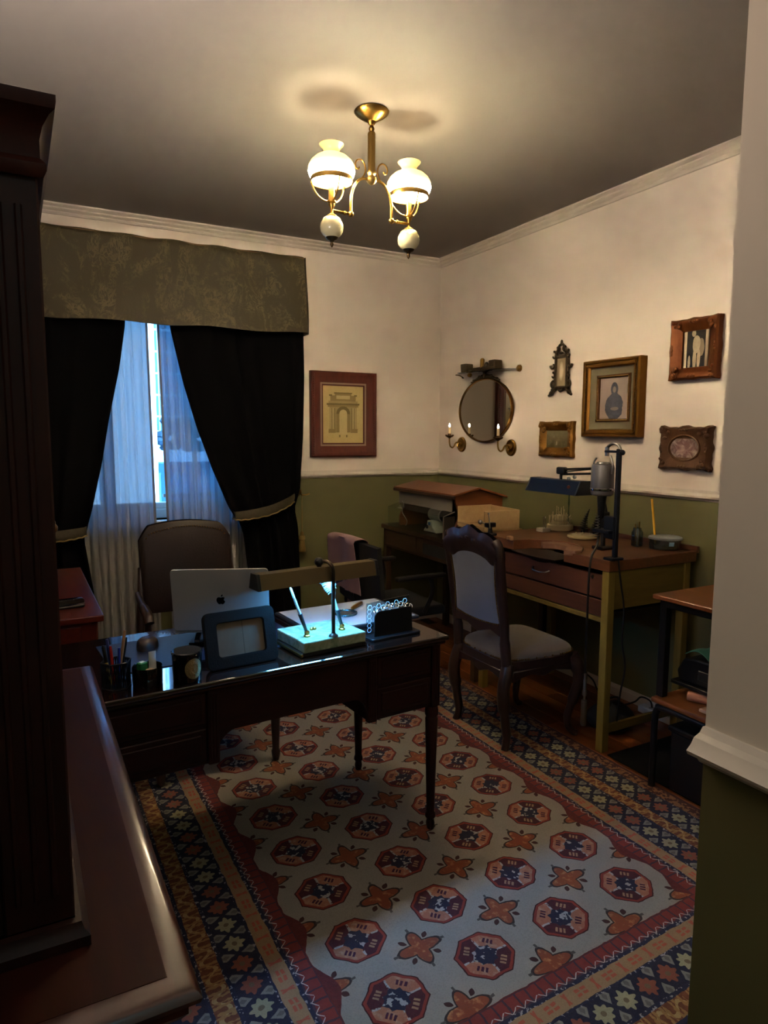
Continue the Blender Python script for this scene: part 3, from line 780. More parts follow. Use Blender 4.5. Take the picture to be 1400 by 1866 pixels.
for y, z in ((-.296, 1.349), (-.859, 1.337)): light('candle_light', 'POINT', (-.102, y, z+.14), .16, (1.0, .62, .30), radius=.008)

# glass bracket shelf above the mirror and the little instrument on it
sf = thing('glass_bracket_shelf', 'small clear glass shelf held by round brass wall studs above mirror', 'shelf', (-.001, -.655, 1.84))
MB().prism([(-.002, -.93), (-.002, -.40), (-.055, -.36), (-.115, -.42), (-.115, -.80), (-.06, -.90)], 2, 1.836, 1.842).build('glass_shelf', acrylic, sf)
for y in (-.935, -.395): MB().lathe([(0, .020), (.012, .020), (.020, .014), (.022, .006), (.022, 0), (0, 0)], (-.001, y, 1.842), 20, '-X').build('stud', brass, sf)
MB().tube(smooth_path([(-.10, -.36, 1.835), (-.10, -.40, 1.830), (-.09, -.43, 1.815), (-.095, -.445, 1.808), (-.10, -.435, 1.812)], 4), .004, 6).build('bracket', brass_dark, sf)
vi = thing('viewing_instrument', 'dark antique metal instrument with two square boxes on the glass shelf', 'instrument', (-.07, -.63, 1.842))
MB().box(-.085, -.055, -.80, -.44, 1.844, 1.862, .004).box(-.082, -.058, -.70, -.52, 1.858, 1.872, .006).build('bar', bronze, vi)
for y in (-.455, -.775):
    q = MB().prism([(-.032, 0), (.030, 0), (.036, .058), (-.028, .058)], 0, -.105, -.040, .006, 2); q.xf(Matrix.Translation((0, y, 1.846)))
    q.box(-.110, -.104, y-.020, y+.022, 1.858, 1.892, .003); q.build('lens_box', bronze, vi)
MB().cyl((-.07, -.622, 1.862), (-.07, -.628, 1.918), .012, .015, 14).ball((-.07, -.628, 1.920), .014, 1, 1, .7, 12, 8).build('eyepiece', brass, vi)
MB().ball((-.07, -.675, 1.878), .022, .7, .8, 1.0, 12, 8).ball((-.07, -.700, 1.872), .018, .7, .8, 1, 12, 8).build('focus_wheel', bronze, vi)
MB().cyl((-.08, -.355, 1.849), (-.08, -.44, 1.852), .0035, .006, 8).build('pointer', steel, vi)

# openwork bronze frame
def ghost_fn(nt):
    x, y, z = nt.xyz(nt.coords()); n = nt.noise(nt.coords(), 24, 3)
    r = ((y*y)/(.020*.020) + (z+.005)*(z+.005)/(.055*.055))
    return nt.mix((1.1 - r) + (n-.5), (.30, .235, .15), (.62, .53, .37))
of = thing('openwork_frame', 'small openwork bronze baroque frame with pale figure print', 'picture', (-.001, -1.325, 1.80), local=True)
fm = MB()
fm.frame(0, (.118, .205), [(0, 0), (0, .012), (.010, .018), (.022, .014), (.024, .006)], (0, 0, -.012))
def curl(cy, cz, r, s, t0=0, tt=4.6):
    P = []
    for i in range(14):
        t = i/13; a = t0 + s*t*tt; q = r*(1-.72*t); P.append((-.014, cy + q*math.cos(a), cz + q*math.sin(a)))
    fm.tube(P, [.0075 - .003*i/13 for i in range(14)], 6)
for s_ in (-1, 1):
    curl(s_*.062, .085, .026, s_, PI/2); curl(s_*.030, .125, .020, -s_, -PI/2); curl(s_*.068, .030, .022, -s_, 0 if s_ > 0 else PI); curl(s_*.066, -.030, .020, s_, PI/2)
    curl(s_*.062, -.085, .024, -s_, PI/2); curl(s_*.075, -.128, .018, s_, PI/2)
    fm.tube(smooth_path([(-.012, s_*.045, -.105), (-.014, s_*.065, -.118), (-.016, s_*.085, -.140), (-.016, s_*.098, -.146)], 4), [.012]*8+[.008]*4+[.005], 6)
    fm.tube(smooth_path([(-.012, s_*.020, -.112), (-.014, 0, -.122)], 4), .008, 6)
    fm.tube(smooth_path([(-.012, s_*.045, .092), (-.016, s_*.030, .112), (-.014, s_*.018, .140), (-.014, 0, .150)], 4), .0075, 6)
fm.ball((-.014, 0, .156), .010, .6, 1, 1.9, 8, 6); fm.ball((-.016, 0, .098), .014, .5, 1.6, .6, 8, 6)
fm.build('frame', bronze, of, 60)
MB().box(-.010, -.004, -.040, .040, -.095, .078).build('print', print_mat('pale_figure_print', ghost_fn), of)

def carved(m, t, ext, prof, seedn, amp, n=26):
    # carved wavy frame: mitred profile whose outer edge undulates, with acanthus lumps at the corners and mid-sides
    w, h = ext; b = MB()
    per = []
    for s_ in range(4):
        L = w if s_ % 2 == 0 else h
        for i in range(n): per.append((s_, i/n))
    def pt(ins, dep, s_, f):
        hw, hh = w/2-ins, h/2-ins
        wv = amp*(math.cos(2*PI*f*2)*.6 + math.cos(2*PI*f*4+.4)*.4)*max(0, 1-ins/.03) if amp else 0
        c = [(-hw+2*hw*f, -hh-wv), (hw+wv, -hh+2*hh*f), (hw-2*hw*f, hh+wv), (-hw-wv, hh-2*hh*f)][s_]
        return (-dep, c[0], c[1])
    bm = bmesh.new(); R = [[bm.verts.new(pt(ins, dep, s_, f)) for s_, f in per] for ins, dep in prof]; N = len(per)
    for A, B in zip(R, R[1:]):
        for k in range(N): bm.faces.new((A[k], A[(k+1) % N], B[(k+1) % N], B[k]))
    bmesh.ops.recalc_face_normals(bm, faces=bm.faces); b._merge(bm)
    o = b.build('frame', m, t, 40)
    l = MB(); r = random.Random(seedn)
    D = max(d for _, d in prof)
    for sy_ in (-1, 1):
        for sz_ in (-1, 1):
            for q in range(5):
                l.ball((-D*.92, sy_*(w/2-.012-r.uniform(0, .045)), sz_*(h/2-.012-r.uniform(0, .045))), r.uniform(.007, .012), .7, r.uniform(.8, 1.5), r.uniform(.8, 1.4), 8, 5)
    for k in range(3):
        l.ball((-D*.9, (k-1)*.016, h/2-.016), .010, .7, 1.2, .8, 8, 5); l.ball((-D*.9, (k-1)*.016, -h/2+.016), .010, .7, 1.2, .8, 8, 5)
        l.ball((-D*.9, w/2-.016, (k-1)*.016), .010, .7, .8, 1.2, 8, 5); l.ball((-D*.9, -w/2+.016, (k-1)*.016), .010, .7, .8, 1.2, 8, 5)
    l.build('carved_ornament', m, t, 60, kind='stuff')
    return o
# small gilt landscape picture
def land_fn(nt):
    v = nt.coords(); x, y, z = nt.xyz(v); n = nt.noise(v, 34, 4); f = nt.noise(nt.coords('Object', (1, 1, .4)), 50, 3)
    c = nt.mix(z*12 + .5 + (n-.5), (.075, .058, .028), (.19, .165, .095))
    return nt.mix((f - .58)*6*((z+.002).abs().lt(.032)), c, (.36, .31, .22))
p2 = thing('gilt_picture', 'small gilt carved frame with dim landscape print below the openwork frame', 'picture', (-.001, -1.306, 1.397), local=True)
carved(gilt, p2, (.288, .208), [(0, 0), (.001, .022), (.010, .030), (.022, .028), (.034, .018), (.052, .012), (.056, .006)], 4, .003)
MB().box(-.009, -.004, -.092, .092, -.052, .052).build('print', print_mat('dim_landscape', land_fn), p2)
# big gold frame with a grey generic figure print (generic stand-in)
def fig_fn(nt):
    v = nt.coords(); x, y, z = nt.xyz(v); n = nt.noise(v, 26, 4) - .5
    C = nt.mix(nt.noise(v, 10, 3), (.33, .255, .22), (.41, .32, .285))
    e1 = (y*y)/(.024*.024) + (z-.050)*(z-.050)/(.036*.036) + n*.9
    e2 = (y*y)/(.060*.060) + (z+.045)*(z+.045)/(.072*.072) + n*.9
    C = nt.mix((e1.min(e2)).lt(1.0), C, nt.mix(nt.noise(v, 40, 3), (.045, .047, .070), (.13, .13, .165)))
    e3 = (y*y)/(.011*.011) + (z-.046)*(z-.046)/(.017*.017)
    C = nt.mix(e3.lt(1), C, (.24, .20, .18))
    e4 = (y+.004)*(y+.004)/(.03*.03) + (z+.055)*(z+.055)/(.010*.010) + n*1.4
    return nt.mix(e4.lt(1), C, (.22, .185, .17))
p3 = thing('gold_framed_picture', 'large gold and silver framed picture of a dark draped figure', 'picture', (-.001, -1.742, 1.619), local=True)
MB().frame(0, (.396, .412), [(0, 0), (0, .048), (.006, .056), (.014, .054), (.022, .044), (.034, .038), (.040, .032), (.041, .026)]).build('outer_frame', mat('warm_gold_frame', '8f6428', .38, .8, vary=.25, vscale=18), p3, 30)
MB().frame(0, (.318, .334), [(0, .020), (0, .030), (.004, .032), (.040, .022), (.042, .016)]).build('silver_liner', mat('silver_liner', '8d8368', .4, .55, vary=.15, vscale=20), p3, 30)
MB().frame(0, (.236, .252), [(0, .014), (0, .026), (.008, .028), (.016, .022), (.018, .012)]).build('inner_frame', gilt_dark, p3, 30)
rp = MB(); bd = MB()
for s_ in (-1, 1):
    for i in range(44):
        f = (i+.5)/44 - .5
        rp.tube([(-.052, s_*.170+.007, f*.37-.004), (-.057, s_*.170-.007, f*.37+.006)], .0042, 5); rp.tube([(-.052, f*.355-.004, s_*.178+.007), (-.057, f*.355+.006, s_*.178-.007)], .0042, 5)
    for i in range(26):
        f = (i+.5)/26 - .5
        bd.ball((-.029, s_*.108, f*.225), .0040, 1, .9, 1, 6, 4); bd.ball((-.029, f*.212, s_*.116), .0040, 1, 1, .9, 6, 4)
rp.build('rope_carving', gilt, p3, 60, kind='stuff'); bd.build('pearl_beading', mat('pearl_gilt', 'b39255', .35, .8), p3, 60, kind='stuff')
MB().box(-.014, -.006, -.102, .102, -.110, .110).build('print', custom('grey_figure_print', fig_fn, .06, spec=.8, coat=1.0, coat_rough=.01), p3)
# upper right frame with a pale statue-like photograph
def stat_fn(nt):
    v = nt.coords(); x, y, z = nt.xyz(v); n = nt.noise(v, 30, 3) - .5
    C = nt.mix((y.abs()).gt(.050), (.020, .017, .015), (.55, .47, .32))
    e1 = (y+.002)*(y+.002)/(.020*.020) + (z-.020)*(z-.020)/(.042*.042) + n*.8
    e2 = (y-.014)*(y-.014)/(.011*.011) + (z-.072)*(z-.072)/(.015*.015) + n*.4
    e3 = (y-.006)*(y-.006)/(.010*.010) + (z+.045)*(z+.045)/(.050*.050) + n*.6
    e4 = (y+.016)*(y+.016)/(.009*.009) + (z+.045)*(z+.045)/(.045*.045) + n*.6
    e5 = (y+.028)*(y+.028)/(.016*.016) + (z-.005)*(z-.005)/(.040*.040) + n*.9
    e6 = (y-.035)*(y-.035)/(.007*.007) + (z+.062)*(z+.062)/(.034*.034)
    C = nt.mix(e5.lt(1), C, (.25, .20, .13))
    return nt.mix(e1.min(e2).min(e3).min(e4).min(e6).lt(1), C, nt.mix(nt.noise(v, 45, 3), (.34, .28, .18), (.62, .52, .36)))
p4 = thing('carved_gilt_picture', 'brown gilt carved frame holding a pale standing statue photograph, upper right', 'picture', (-.001, -2.228, 1.828), local=True)
carved(mat('red_gilt', '6b3b19', .38, .6, vary=.4, vscale=20, bump=.4, bscale=60), p4, (.262, .285), [(0, 0), (.001, .030), (.010, .038), (.022, .036), (.040, .026), (.058, .014), (.060, .006)], 8, .003)
MB().box(-.010, -.004, -.064, .064, -.086, .086).build('print', print_mat('statue_photograph', stat_fn), p4)
# oval carved frame
def oval_fn(nt):
    v = nt.coords(); x, y, z = nt.xyz(v); n = nt.noise(v, 30, 4, .6, 1.0)
    r = y*y/(.070*.070) + z*z/(.052*.052)
    C = nt.mix((n - .35)*3, (.10, .055, .050), (.34, .27, .235))
    return nt.mix((1 - r)*1.3, C, nt.mix((n-.45)*4, (.17, .09, .085), (.42, .30, .26)))
p5 = thing('oval_carved_picture', 'brown wavy carved frame with oval pinkish print, lower right of the wall', 'picture', (-.001, -2.205, 1.363), local=True)
w5 = mat('brown_carving', '50341e', .45, .35, vary=.4, vscale=24, bump=.5, bscale=70)
carved(w5, p5, (.278, .206), [(0, 0), (.002, .030), (.010, .040), (.024, .038), (.045, .030), (.075, .022)], 12, .007)
MB().prism([(-.105, -.072), (.105, -.072), (.105, .072), (-.105, .072)], 0, -.024, -.006).build('inner_panel', w5, p5)
def oring(u, v):
    a = 2*PI*u; pr = [(.0, .022), (.003, .032), (.008, .034), (.013, .028), (.015, .022)]
    k = v*4; i = min(int(k), 3); t = k-i; ins = pr[i][0]+(pr[i+1][0]-pr[i][0])*t; d = pr[i][1]+(pr[i+1][1]-pr[i][1])*t
    return (-d, (.092-ins)*math.cos(a), (.068-ins)*math.sin(a))
MB().surf(oring, 56, 8).build('oval_rim', w5, p5)
MB().prism([(.078*math.cos(2*PI*i/40), .055*math.sin(2*PI*i/40)) for i in range(40)], 0, -.0265, -.020).build('print', print_mat('oval_print', oval_fn, .12), p5)


# ------------------------------------------------------------------ writing desk and what stands on it
mahog = wood('dark_mahogany', '170806', '2a100a', 0, .45, 1.0, 0, .22)
mahog_z = wood('dark_mahogany_upright', '170806', '2a100a', 2, .45, 1.0, 0, .22)
top_m = wood('polished_desk_top', '120807', '22100b', 0, .10, .8, 1.0, .6, .03)
DZ = .727
dk = thing('writing_desk', 'dark mahogany writing desk with drawer pedestals and polished top', 'desk', (-1.55, -2.49, 0), .075, local=True)
DW, DD = 1.31, .60
tp = MB(); tp.box(-DW, 0, 0, DD, DZ-.016, DZ, .005, 2); tp.box(-DW+.008, -.008, .008, DD-.008, DZ-.030, DZ-.0165, .004); tp.build('top', top_m, dk)
MB().box(-.83, -.31, .030, .055, .560, DZ-.030).build('apron', mahog, dk)
MB().box(-.83, -.31, DD-.055, DD-.035, .600, DZ-.030).build('rear_apron', mahog, dk)
for nm, x0, x1 in (('pedestal', -.31, -.028), ('pedestal', -DW+.028, -.83)):
    p = MB().box(x0, x1, .034, DD-.035, .470, DZ-.030, .003).build(nm, mahog, dk)
    w = x1-x0; mid = (x0+x1)/2
    for k in range(2):                                        # framed panels on the visible face
        z0 = .485 + k*.108; q = MB()
        q.box(x0+.03, x1-.03, .028, .0345, z0, z0+.095, .003); q.box(x0+.045, x1-.045, .0235, .0285, z0+.015, z0+.080, .003)
        q.build('drawer_panel', mahog, p)
for x in (-.038, -.300, -.840, -DW+.038):
    st = MB(); st.box(x-.017, x+.017, .022, .046, .470, DZ-.031, .003)
    for i in (-1, 0, 1): st.cyl((x+i*.009, .0225, .490), (x+i*.009, .0225, DZ-.045), .0028, seg=6)
    st.build('stile', mahog_z, dk)
for x, s_ in ((-.31, -1), (-.83, 1)):                           # curved kneehole brackets
    pts = [(x, .562), (x, .490)] + [(x + s_*.075*(1-math.cos(t*PI/2*1.0)), .490 + .072*math.sin(t*PI/2)) for t in [i/8 for i in range(1, 9)]]
    MB().prism(pts, 1, .032, .052).build('bracket', mahog, dk)
leg_prof = [(.021, .470), (.024, .455), (.024, .440), (.019, .432), (.023, .425), (.0225, .41), (.014, .075), (.018, .066), (.019, .055), (.013, .046), (.016, .030), (.012, .010), (0, .010)]
for x in (-.046, -DW+.046):
    for y in (.038, DD-.048): MB().lathe([(0, .47)] + leg_prof, (x, y, 0), 18).build('leg', mahog_z, dk)

# blotter
mt = tag(recentre(MB().box(-.31, .31, -.155, .155, 0, .003, .001).xf(Matrix.Translation((-2.335, -2.20, DZ)) @ Matrix.Rotation(.075, 4, 'Z')).build('desk_blotter', mat('navy_blotter', '1b2233', .42, bump=.15, bscale=240))), 'dark blue leather blotter under the mouse and laptop', 'blotter')
# laptop on a low stand
silver = mat('silver_aluminium', 'a9a8a6', .45, .25, vary=.03)
LZ = .79
stand = thing('laptop_stand', 'black low stand raising the laptop above blotter', 'stand', (-2.27, -2.18, DZ+.003), -.40, local=True)
MB().box(-.10, .10, -.05, .12, 0, .006, .002).build('base', black_metal, stand)
for x in (-.075, .075): MB().prism([(-.045, .005), (-.035, .005), (.115, .050), (.105, .056), (-.045, .014)], 0, x-.008, x+.008).build('arm', steel, stand)
lp = thing('laptop', 'open silver laptop seen from behind its lid, logo on lid', 'laptop', (-2.292, -2.282, LZ), -.385, local=True)
MB().box(-.150, .150, 0, .205, -.004, .006, .003, 2).build('base', silver, lp)
Ml = Matrix.Translation((0, 0, .006)) @ Matrix.Rotation(math.radians(13), 4, 'X')
def rrect(w, h, r, n=6):
    P = []
    for cx, cz, a0 in ((w/2-r, h-r, 0), (-w/2+r, h-r, PI/2), (-w/2+r, r, PI), (w/2-r, r, 1.5*PI)):
        for i in range(n+1): a = a0 + i*PI/2/n; P.append((cx + r*math.cos(a), cz + r*math.sin(a)))
    return P
lid = MB().prism(rrect(.302, .212, .011), 1, -.0035, .0035, M=Ml).build('lid', silver, lp)
MB().box(-.142, .142, .0034, .0042, .012, .203, M=Ml).build('screen', mat('laptop_screen', '0a0b0d', .2), lid)
# fruit emblem: body, bite and leaf
def arc_pts(cx, cz, r, a0, a1, n): return [(cx + r*math.cos(a0+(a1-a0)*i/n), cz + r*math.sin(a0+(a1-a0)*i/n)) for i in range(n+1)]
body = [(0, .0085), (.005, .0105), (.0095, .0098), (.0125, .0070)] + arc_pts(.0155, .0015, .0063, 2.05, 4.1, 7) + [(.0128, -.0068), (.0088, -.0128), (.0050, -.0148), (0, -.0132), (-.0050, -.0148), (-.0088, -.0128), (-.0128, -.0062), (-.0140, .0005), (-.0128, .0060), (-.0095, .0098), (-.005, .0105)]
leaf = [(.0005, .0118), (.0005, .0150), (.0030, .0185), (.0062, .0200), (.0060, .0165), (.0038, .0130)]
lg = MB(); lgm = mat('mirror_emblem', '16181c', .08, 1.0)
for sh_ in (body, leaf): lg.prism([(-x*1.0 if False else x, z+.106) for x, z in sh_], 1, -.0040, -.0030, M=Ml)
lg.build('emblem', lgm, lid, 0, kind='stuff')

# black leather photo frame leaning back
fr = thing('black_photo_frame', 'black leather frame with rounded corners and beige panel on desk front', 'frame', (-2.278, -2.462, DZ), .085, local=True)
Mf = Matrix.Rotation(math.radians(-14), 4, 'X')
def ring_prism(mb, outer, inner, y0, y1, M):
    bm = bmesh.new(); n = len(outer)
    L = [[bm.verts.new((p[0], y, p[1])) for p in P_] for P_, y in ((outer, y0), (inner, y0), (inner, y1), (outer, y1))]
    for A, B in ((0, 1), (1, 2), (2, 3), (3, 0)):
        for i in range(n): j = (i+1) % n; bm.faces.new((L[A][i], L[A][j], L[B][j], L[B][i]))
    bmesh.ops.recalc_face_normals(bm, faces=bm.faces); bmesh.ops.bevel(bm, geom=[e for e in bm.edges if len(e.link_faces) == 2 and e.calc_face_angle(0) > 1], offset=.003, segments=2, affect='EDGES')
    mb._merge(bm, M)
o_ = rrect(.226, .170, .020); i_ = [(x, z + .036) for x, z in rrect(.148, .100, .010)]
q = MB(); ring_prism(q, o_, i_, -.011, .009, Mf); q.build('frame', black_leather, fr, 40)
def beige_fn(nt):
    x, y, z = nt.xyz(nt.coords()); n = nt.noise(nt.coords('Object', (1, 1, .5)), 30, 3)
    c = nt.mix(n, (.115, .088, .058), (.17, .135, .095)); return nt.mix((x - .008).abs().lt(.0015), c, (.08, .06, .04))
MB().prism([(x, z+.034) for x, z in rrect(.152, .104, .010)], 1, -.002, .004, M=Mf).build('panel', custom('beige_panel', beige_fn, .6, spec=.15), fr)
MB().prism([(-.02, .004), (.02, .004), (.015, .125), (-.015, .125)], 1, .010, .013, M=Matrix.Translation((0, .088, .0)) @ Matrix.Rotation(math.radians(18), 4, 'X') @ Matrix.Translation((0, -.012, 0))).build('easel_back', black_leather, fr)

# mouse
ms = thing('computer_mouse', 'dark computer mouse on the blue blotter', 'mouse', (-2.507, -2.150, DZ+.003), -.35, local=True)
def mouse_f(u, v):
    a = 2*PI*u; r = math.sin(PI/2*min(1, v*1.0)); h = .036*math.cos(PI/2*v)**.55
    return (.033*r*math.cos(a)*(1+.10*math.sin(a)), .054*r*math.sin(a), max(0, h*(1-.18*math.sin(a)*r)))
MB().surf(mouse_f, 28, 12).build('shell', mat('brown_black_plastic', '2a2224', .45), ms, 70)
MB().box(-.003, .003, .022, .034, .0275, .0335, .0015).build('scroll_wheel', black_plastic, ms)

# pen cup (openwork hexagon mesh), small cup, jar with medallion
pc = thing('pen_cup', 'dark hexagonal mesh pen cup at the left end of the desk', 'pen cup', (-2.640, -2.470, DZ), .1, local=True)
hexa = lambda r, z, n=6, a0=0: [(r*math.cos(a0+2*PI*i/n), r*math.sin(a0+2*PI*i/n), z) for i in range(n)]
q = MB(); q.tube(hexa(.040, .074), .0022, 6, closed=True); q.tube(hexa(.038, .003), .0022, 6, closed=True)
for k in range(6):
    a, b_ = k*PI/3, (k+1)*PI/3
    for i in range(7):
        for s_ in (0, 1):
            f0, f1 = (i/7, (i+1.6)/7) if s_ else ((i+1.6)/7, i/7)
            if max(f0, f1) > 1.0: continue
            lerp = lambda f, z, r: (r*(math.cos(a)*(1-f)+math.cos(b_)*f), r*(math.sin(a)*(1-f)+math.sin(b_)*f), z)
            q.tube([lerp(f0, .003, .038), lerp(f1, .074, .040)], .0012, 4)
q.build('mesh_wall', black_metal, pc, kind='stuff'); MB().prism([p[:2] for p in hexa(.038, 0)], 2, 0, .003).build('bottom', black_metal, pc)
def pen(lab, off, tilt, col, L=.14, cap=None, r=.0042):
    t = thing('pen', lab, 'pen', (-2.640+off[0], -2.470+off[1], DZ+.005), 0, local=True)
    d = Vector((tilt[0], tilt[1], 1)).normalized()
    MB().tube([d*.0, d*.008, d*(L-.02), d*L], [.0012, r, r, r*.8], 8).build('barrel', mat('pen_'+col, col, .35), t)
    if cap: MB().tube([d*(L-.045), d*(L-.002), d*(L+.004)], [r*1.15, r*1.15, r*.5], 8).build('cap', mat('pen_'+cap, cap, .35), t)
pen('yellow and black pen at the left rim of the mesh cup', (-.014, .006), (-.14, .03), 'c8ab52', .112, '17140f')
pen('red pen leaning left in the mesh cup', (-.006, -.006), (-.05, .10), 'a8261c', .112)
pen('blue pen standing in middle of the mesh cup', (.006, -.004), (.04, .08), '1b2b6e', .104)
pen('tan wooden pencil leaning right in the mesh cup', (.004, .008), (.17, .06), 'a5784f', .150)
pen('dark blue pen at the back of the mesh cup', (-.008, .014), (-.08, .06), '1d2a58', .128)
pen('black pen leaning right beside the tan pencil', (.008, .012), (.20, .12), '101014', .128)
cp = thing('small_black_cup', 'short black cup holding green and white tubes on desk', 'cup', (-2.560, -2.485, DZ), 0, local=True)
MB().lathe([(0, 0), (.038, 0), (.040, .003), (.041, .050), (.040, .053), (.038, .050), (.036, .006), (0, .005)], (0, 0, 0), 32).build('wall', mat('gloss_black', '0b0b0c', .15, coat=.5), cp)
g = thing('green_tin', 'small green box in the short black cup', 'box', (-2.574, -2.490, DZ+.030), .5, local=True)
MB().box(-.012, .012, -.010, .010, -.02, .036, .002).build('body', mat('green_card', '1d6b3c', .4), g); MB().box(-.007, .007, -.006, .006, .036, .0372).build('label_patch', mat('pale_label', 'b9cfbf', .5), g)
w_ = thing('white_tube', 'small white squeeze tube in the short black cup', 'tube', (-2.545, -2.480, DZ+.008), .2, local=True)
MB().surf(lambda u, v: (lambda a, k: (.0105*math.cos(a), .0105*math.sin(a)*(1-k)+.0008*math.sin(a)*k, .012 + v*.070))(2*PI*u, v**1.5), 20, 8).build('body', mat('white_plastic', 'c9c6c0', .4), w_)
MB().cyl((0, 0, 0), (0, 0, .014), .008, seg=14).build('cap', mat('white_plastic', 'c9c6c0', .4), w_)
ey = tag(recentre(MB().ball((-2.556, -2.500, DZ+.040), .011, 1.3, .9, .8, 12, 8).build('rubber_eraser', mat('tan_eraser', '9a8471', .7))), 'rounded tan eraser between the green box and white tube', 'eraser')
jr = thing('black_jar', 'tall black jar with round gold medallion and dark glossy lid', 'jar', (-2.455, -2.505, DZ), .25, local=True)
MB().lathe([(0, 0), (.036, 0), (.039, .003), (.042, .080), (0, .080)], (0, 0, 0), 40).build('body', mat('gloss_black', '0b0b0c', .15, coat=.5), jr)
MB().lathe([(0, .088), (.0405, .088), (.043, .086), (.0435, .082), (.042, .080), (0, .080)], (0, 0, 0), 40).build('lid', mat('mirror_black', '1c1d20', .04, .6, coat=1, coat_rough=.02), jr)
md = MB()
md.surf(lambda u, v: (lambda a, r: (.0425*math.sin(r*math.cos(a)/.0415), -.0425*math.cos(r*math.cos(a)/.0415) - (.0012 if v < .97 else 0) - .0008*math.cos(v*12), .044 + r*math.sin(a)*1.15))(2*PI*u, .0255*v), 32, 8)
md.build('medallion', mat('medallion_gold', '9a8358', .4, .7, vary=.35, vscale=160, bump=.6, bscale=260), jr)

# brass bar lamp on an onyx pen base
onyx = custom('green_onyx', lambda nt: nt.mix((nt.noise(nt.coords(), 14, 6, .6, 2.2)-.35)*2.6, (.16, .22, .12), (.46, .47, .33)), .18, coat=.4)
bl = thing('pen_base_lamp', 'bronze bar desk lamp on a green onyx pen stand', 'lamp', (-1.985, -2.375, DZ), .12, local=True)
MB().box(-.118, .112, -.098, .095, .014, .050, .004, 2).build('onyx_base', onyx, bl)
MB().box(-.124, .120, -.090, .100, 0, .014, .002).build('tray', mat('dark_tray', '2a2118', .4), bl)
MB().box(-.128, -.120, -.095, .10, .002, .012, .002).build('gold_edge', brass, bl)
post = [(-.005, -.085, .050), (-.005, -.085, .20), (-.005, -.085, .262), (-.008, -.078, .282), (-.016, -.060, .292), (-.030, -.045, .290)]
MB().tube(smooth_path(post, 6), .0062, 10).lathe([(0, .050), (.016, .050), (.014, .055), (.007, .060), (.006, .066), (0, .066)], (-.005, -.085, 0), 16).build('post', mat('bronze_post', '3b332a', .35, .8), bl)
MB().ball((-.034, -.045, .290), .015, 1, 1, 1, 14, 10).cyl((-.034, -.045, .270), (-.034, -.045, .290), .008, seg=10).build('knob', black_metal, bl)
bar_m = mat('bronze_bar', '62543a', .42, .7, vary=.1)
bx0, bx1 = -.262, .180
q = MB(); q.prism([(-.078, .228), (-.074, .228), (-.062, .270), (-.028, .270), (-.016, .228), (-.012, .228), (-.025, .275), (-.065, .275)], 0, bx0+.012, bx1-.012)
q.build('shade', bar_m, bl)
for a, c in ((bx0, bx0+.012), (bx1-.012, bx1)): MB().prism([(-.079, .227), (-.066, .277), (-.024, .277), (-.011, .227)], 0, a, c, .001).build('end_cap', black_metal, bl)
MB().box(bx0+.11, bx1-.05, -.062, -.028, .244, .250).build('led_tube', mat('cool_led', 'ffffff', .5, emit=(.09, .45, 1.0), estr=260), bl)
for (px, py), tipv, nm in (((-.078, -.042), (-.055, -.030, .172), 'a'), ((.056, -.038), (-.036, .004, .125), 'b')):
    MB().lathe([(0, .050), (.011, .050), (.011, .055), (.007, .058), (.009, .064), (.006, .070), (0, .070)], (px, py, 0), 14).build('pen_socket', brass, bl)
for px in (-.03, -.018): MB().lathe([(0, .05), (.006, .05), (.006, .056), (.003, .060), (0, .060)], (px, .015, 0), 10).build('stud', brass, bl)
def wpt(x, y, z):
    c, s_ = math.cos(.12), math.sin(.12); return Vector((-1.985 + x*c - y*s_, -2.375 + x*s_ + y*c, DZ + z))
pa, ta = wpt(-.078, -.042, .062), Vector((-2.112, -2.423, .944))
pn = thing('desk_pen', 'clear barrel desk pen standing in the left socket of the onyx base', 'pen', pa)
m_ = pa.lerp(ta, .42)
MB().tube([pa, pa.lerp(ta, .03), m_], [.003, .005, .0075], 12).build('grip', mat('dark_grip', '30343a', .3), pn)
MB().tube([m_, pa.lerp(ta, .97), ta], [.0050, .0038, .002], 10).build('clear_barrel', mat('clear_plastic_pen', 'c9d4d8', .15, .3), pn)
pb2, tb = wpt(.056, -.038, .062), Vector((-1.956, -2.401, .903))
qn = thing('quill_pen', 'feather quill desk pen standing in the right socket of the onyx base', 'pen', pb2)
m_ = pb2.lerp(tb, .50)
MB().tube([pb2, pb2.lerp(tb, .03), m_], [.003, .005, .0075], 12).build('grip', mat('dark_grip', '30343a', .3), qn)
MB().tube([m_, tb], [.0048, .003], 10).build('clear_barrel', mat('clear_plastic_pen', 'c9d4d8', .15, .3), qn)
fe = MB(); r = random.Random(9); F0, F1 = tb, tb + Vector((-.030, .0, .085))
fe.tube([F0, F1], [.0016, .0005], 5)
for i in range(46):
    f = i/46; b0 = F0.lerp(F1, .05 + f*.9)
    for s_ in (-1, 1):
        ln = .030*math.sin(PI*(.15+.8*f))*r.uniform(.8, 1.1)
        tip = b0 + Vector((s_*ln*.85 - .004, r.uniform(-.006, .006), ln*(.55 if s_ < 0 else .35) - .014))
        fe.tube([b0, b0.lerp(tip, .6) + Vector((0, 0, .003)), tip], [.0013, .0010, .0003], 3)
fe.build('feather', mat('pale_feather', 'a9bcc4', .8), qn, 60)

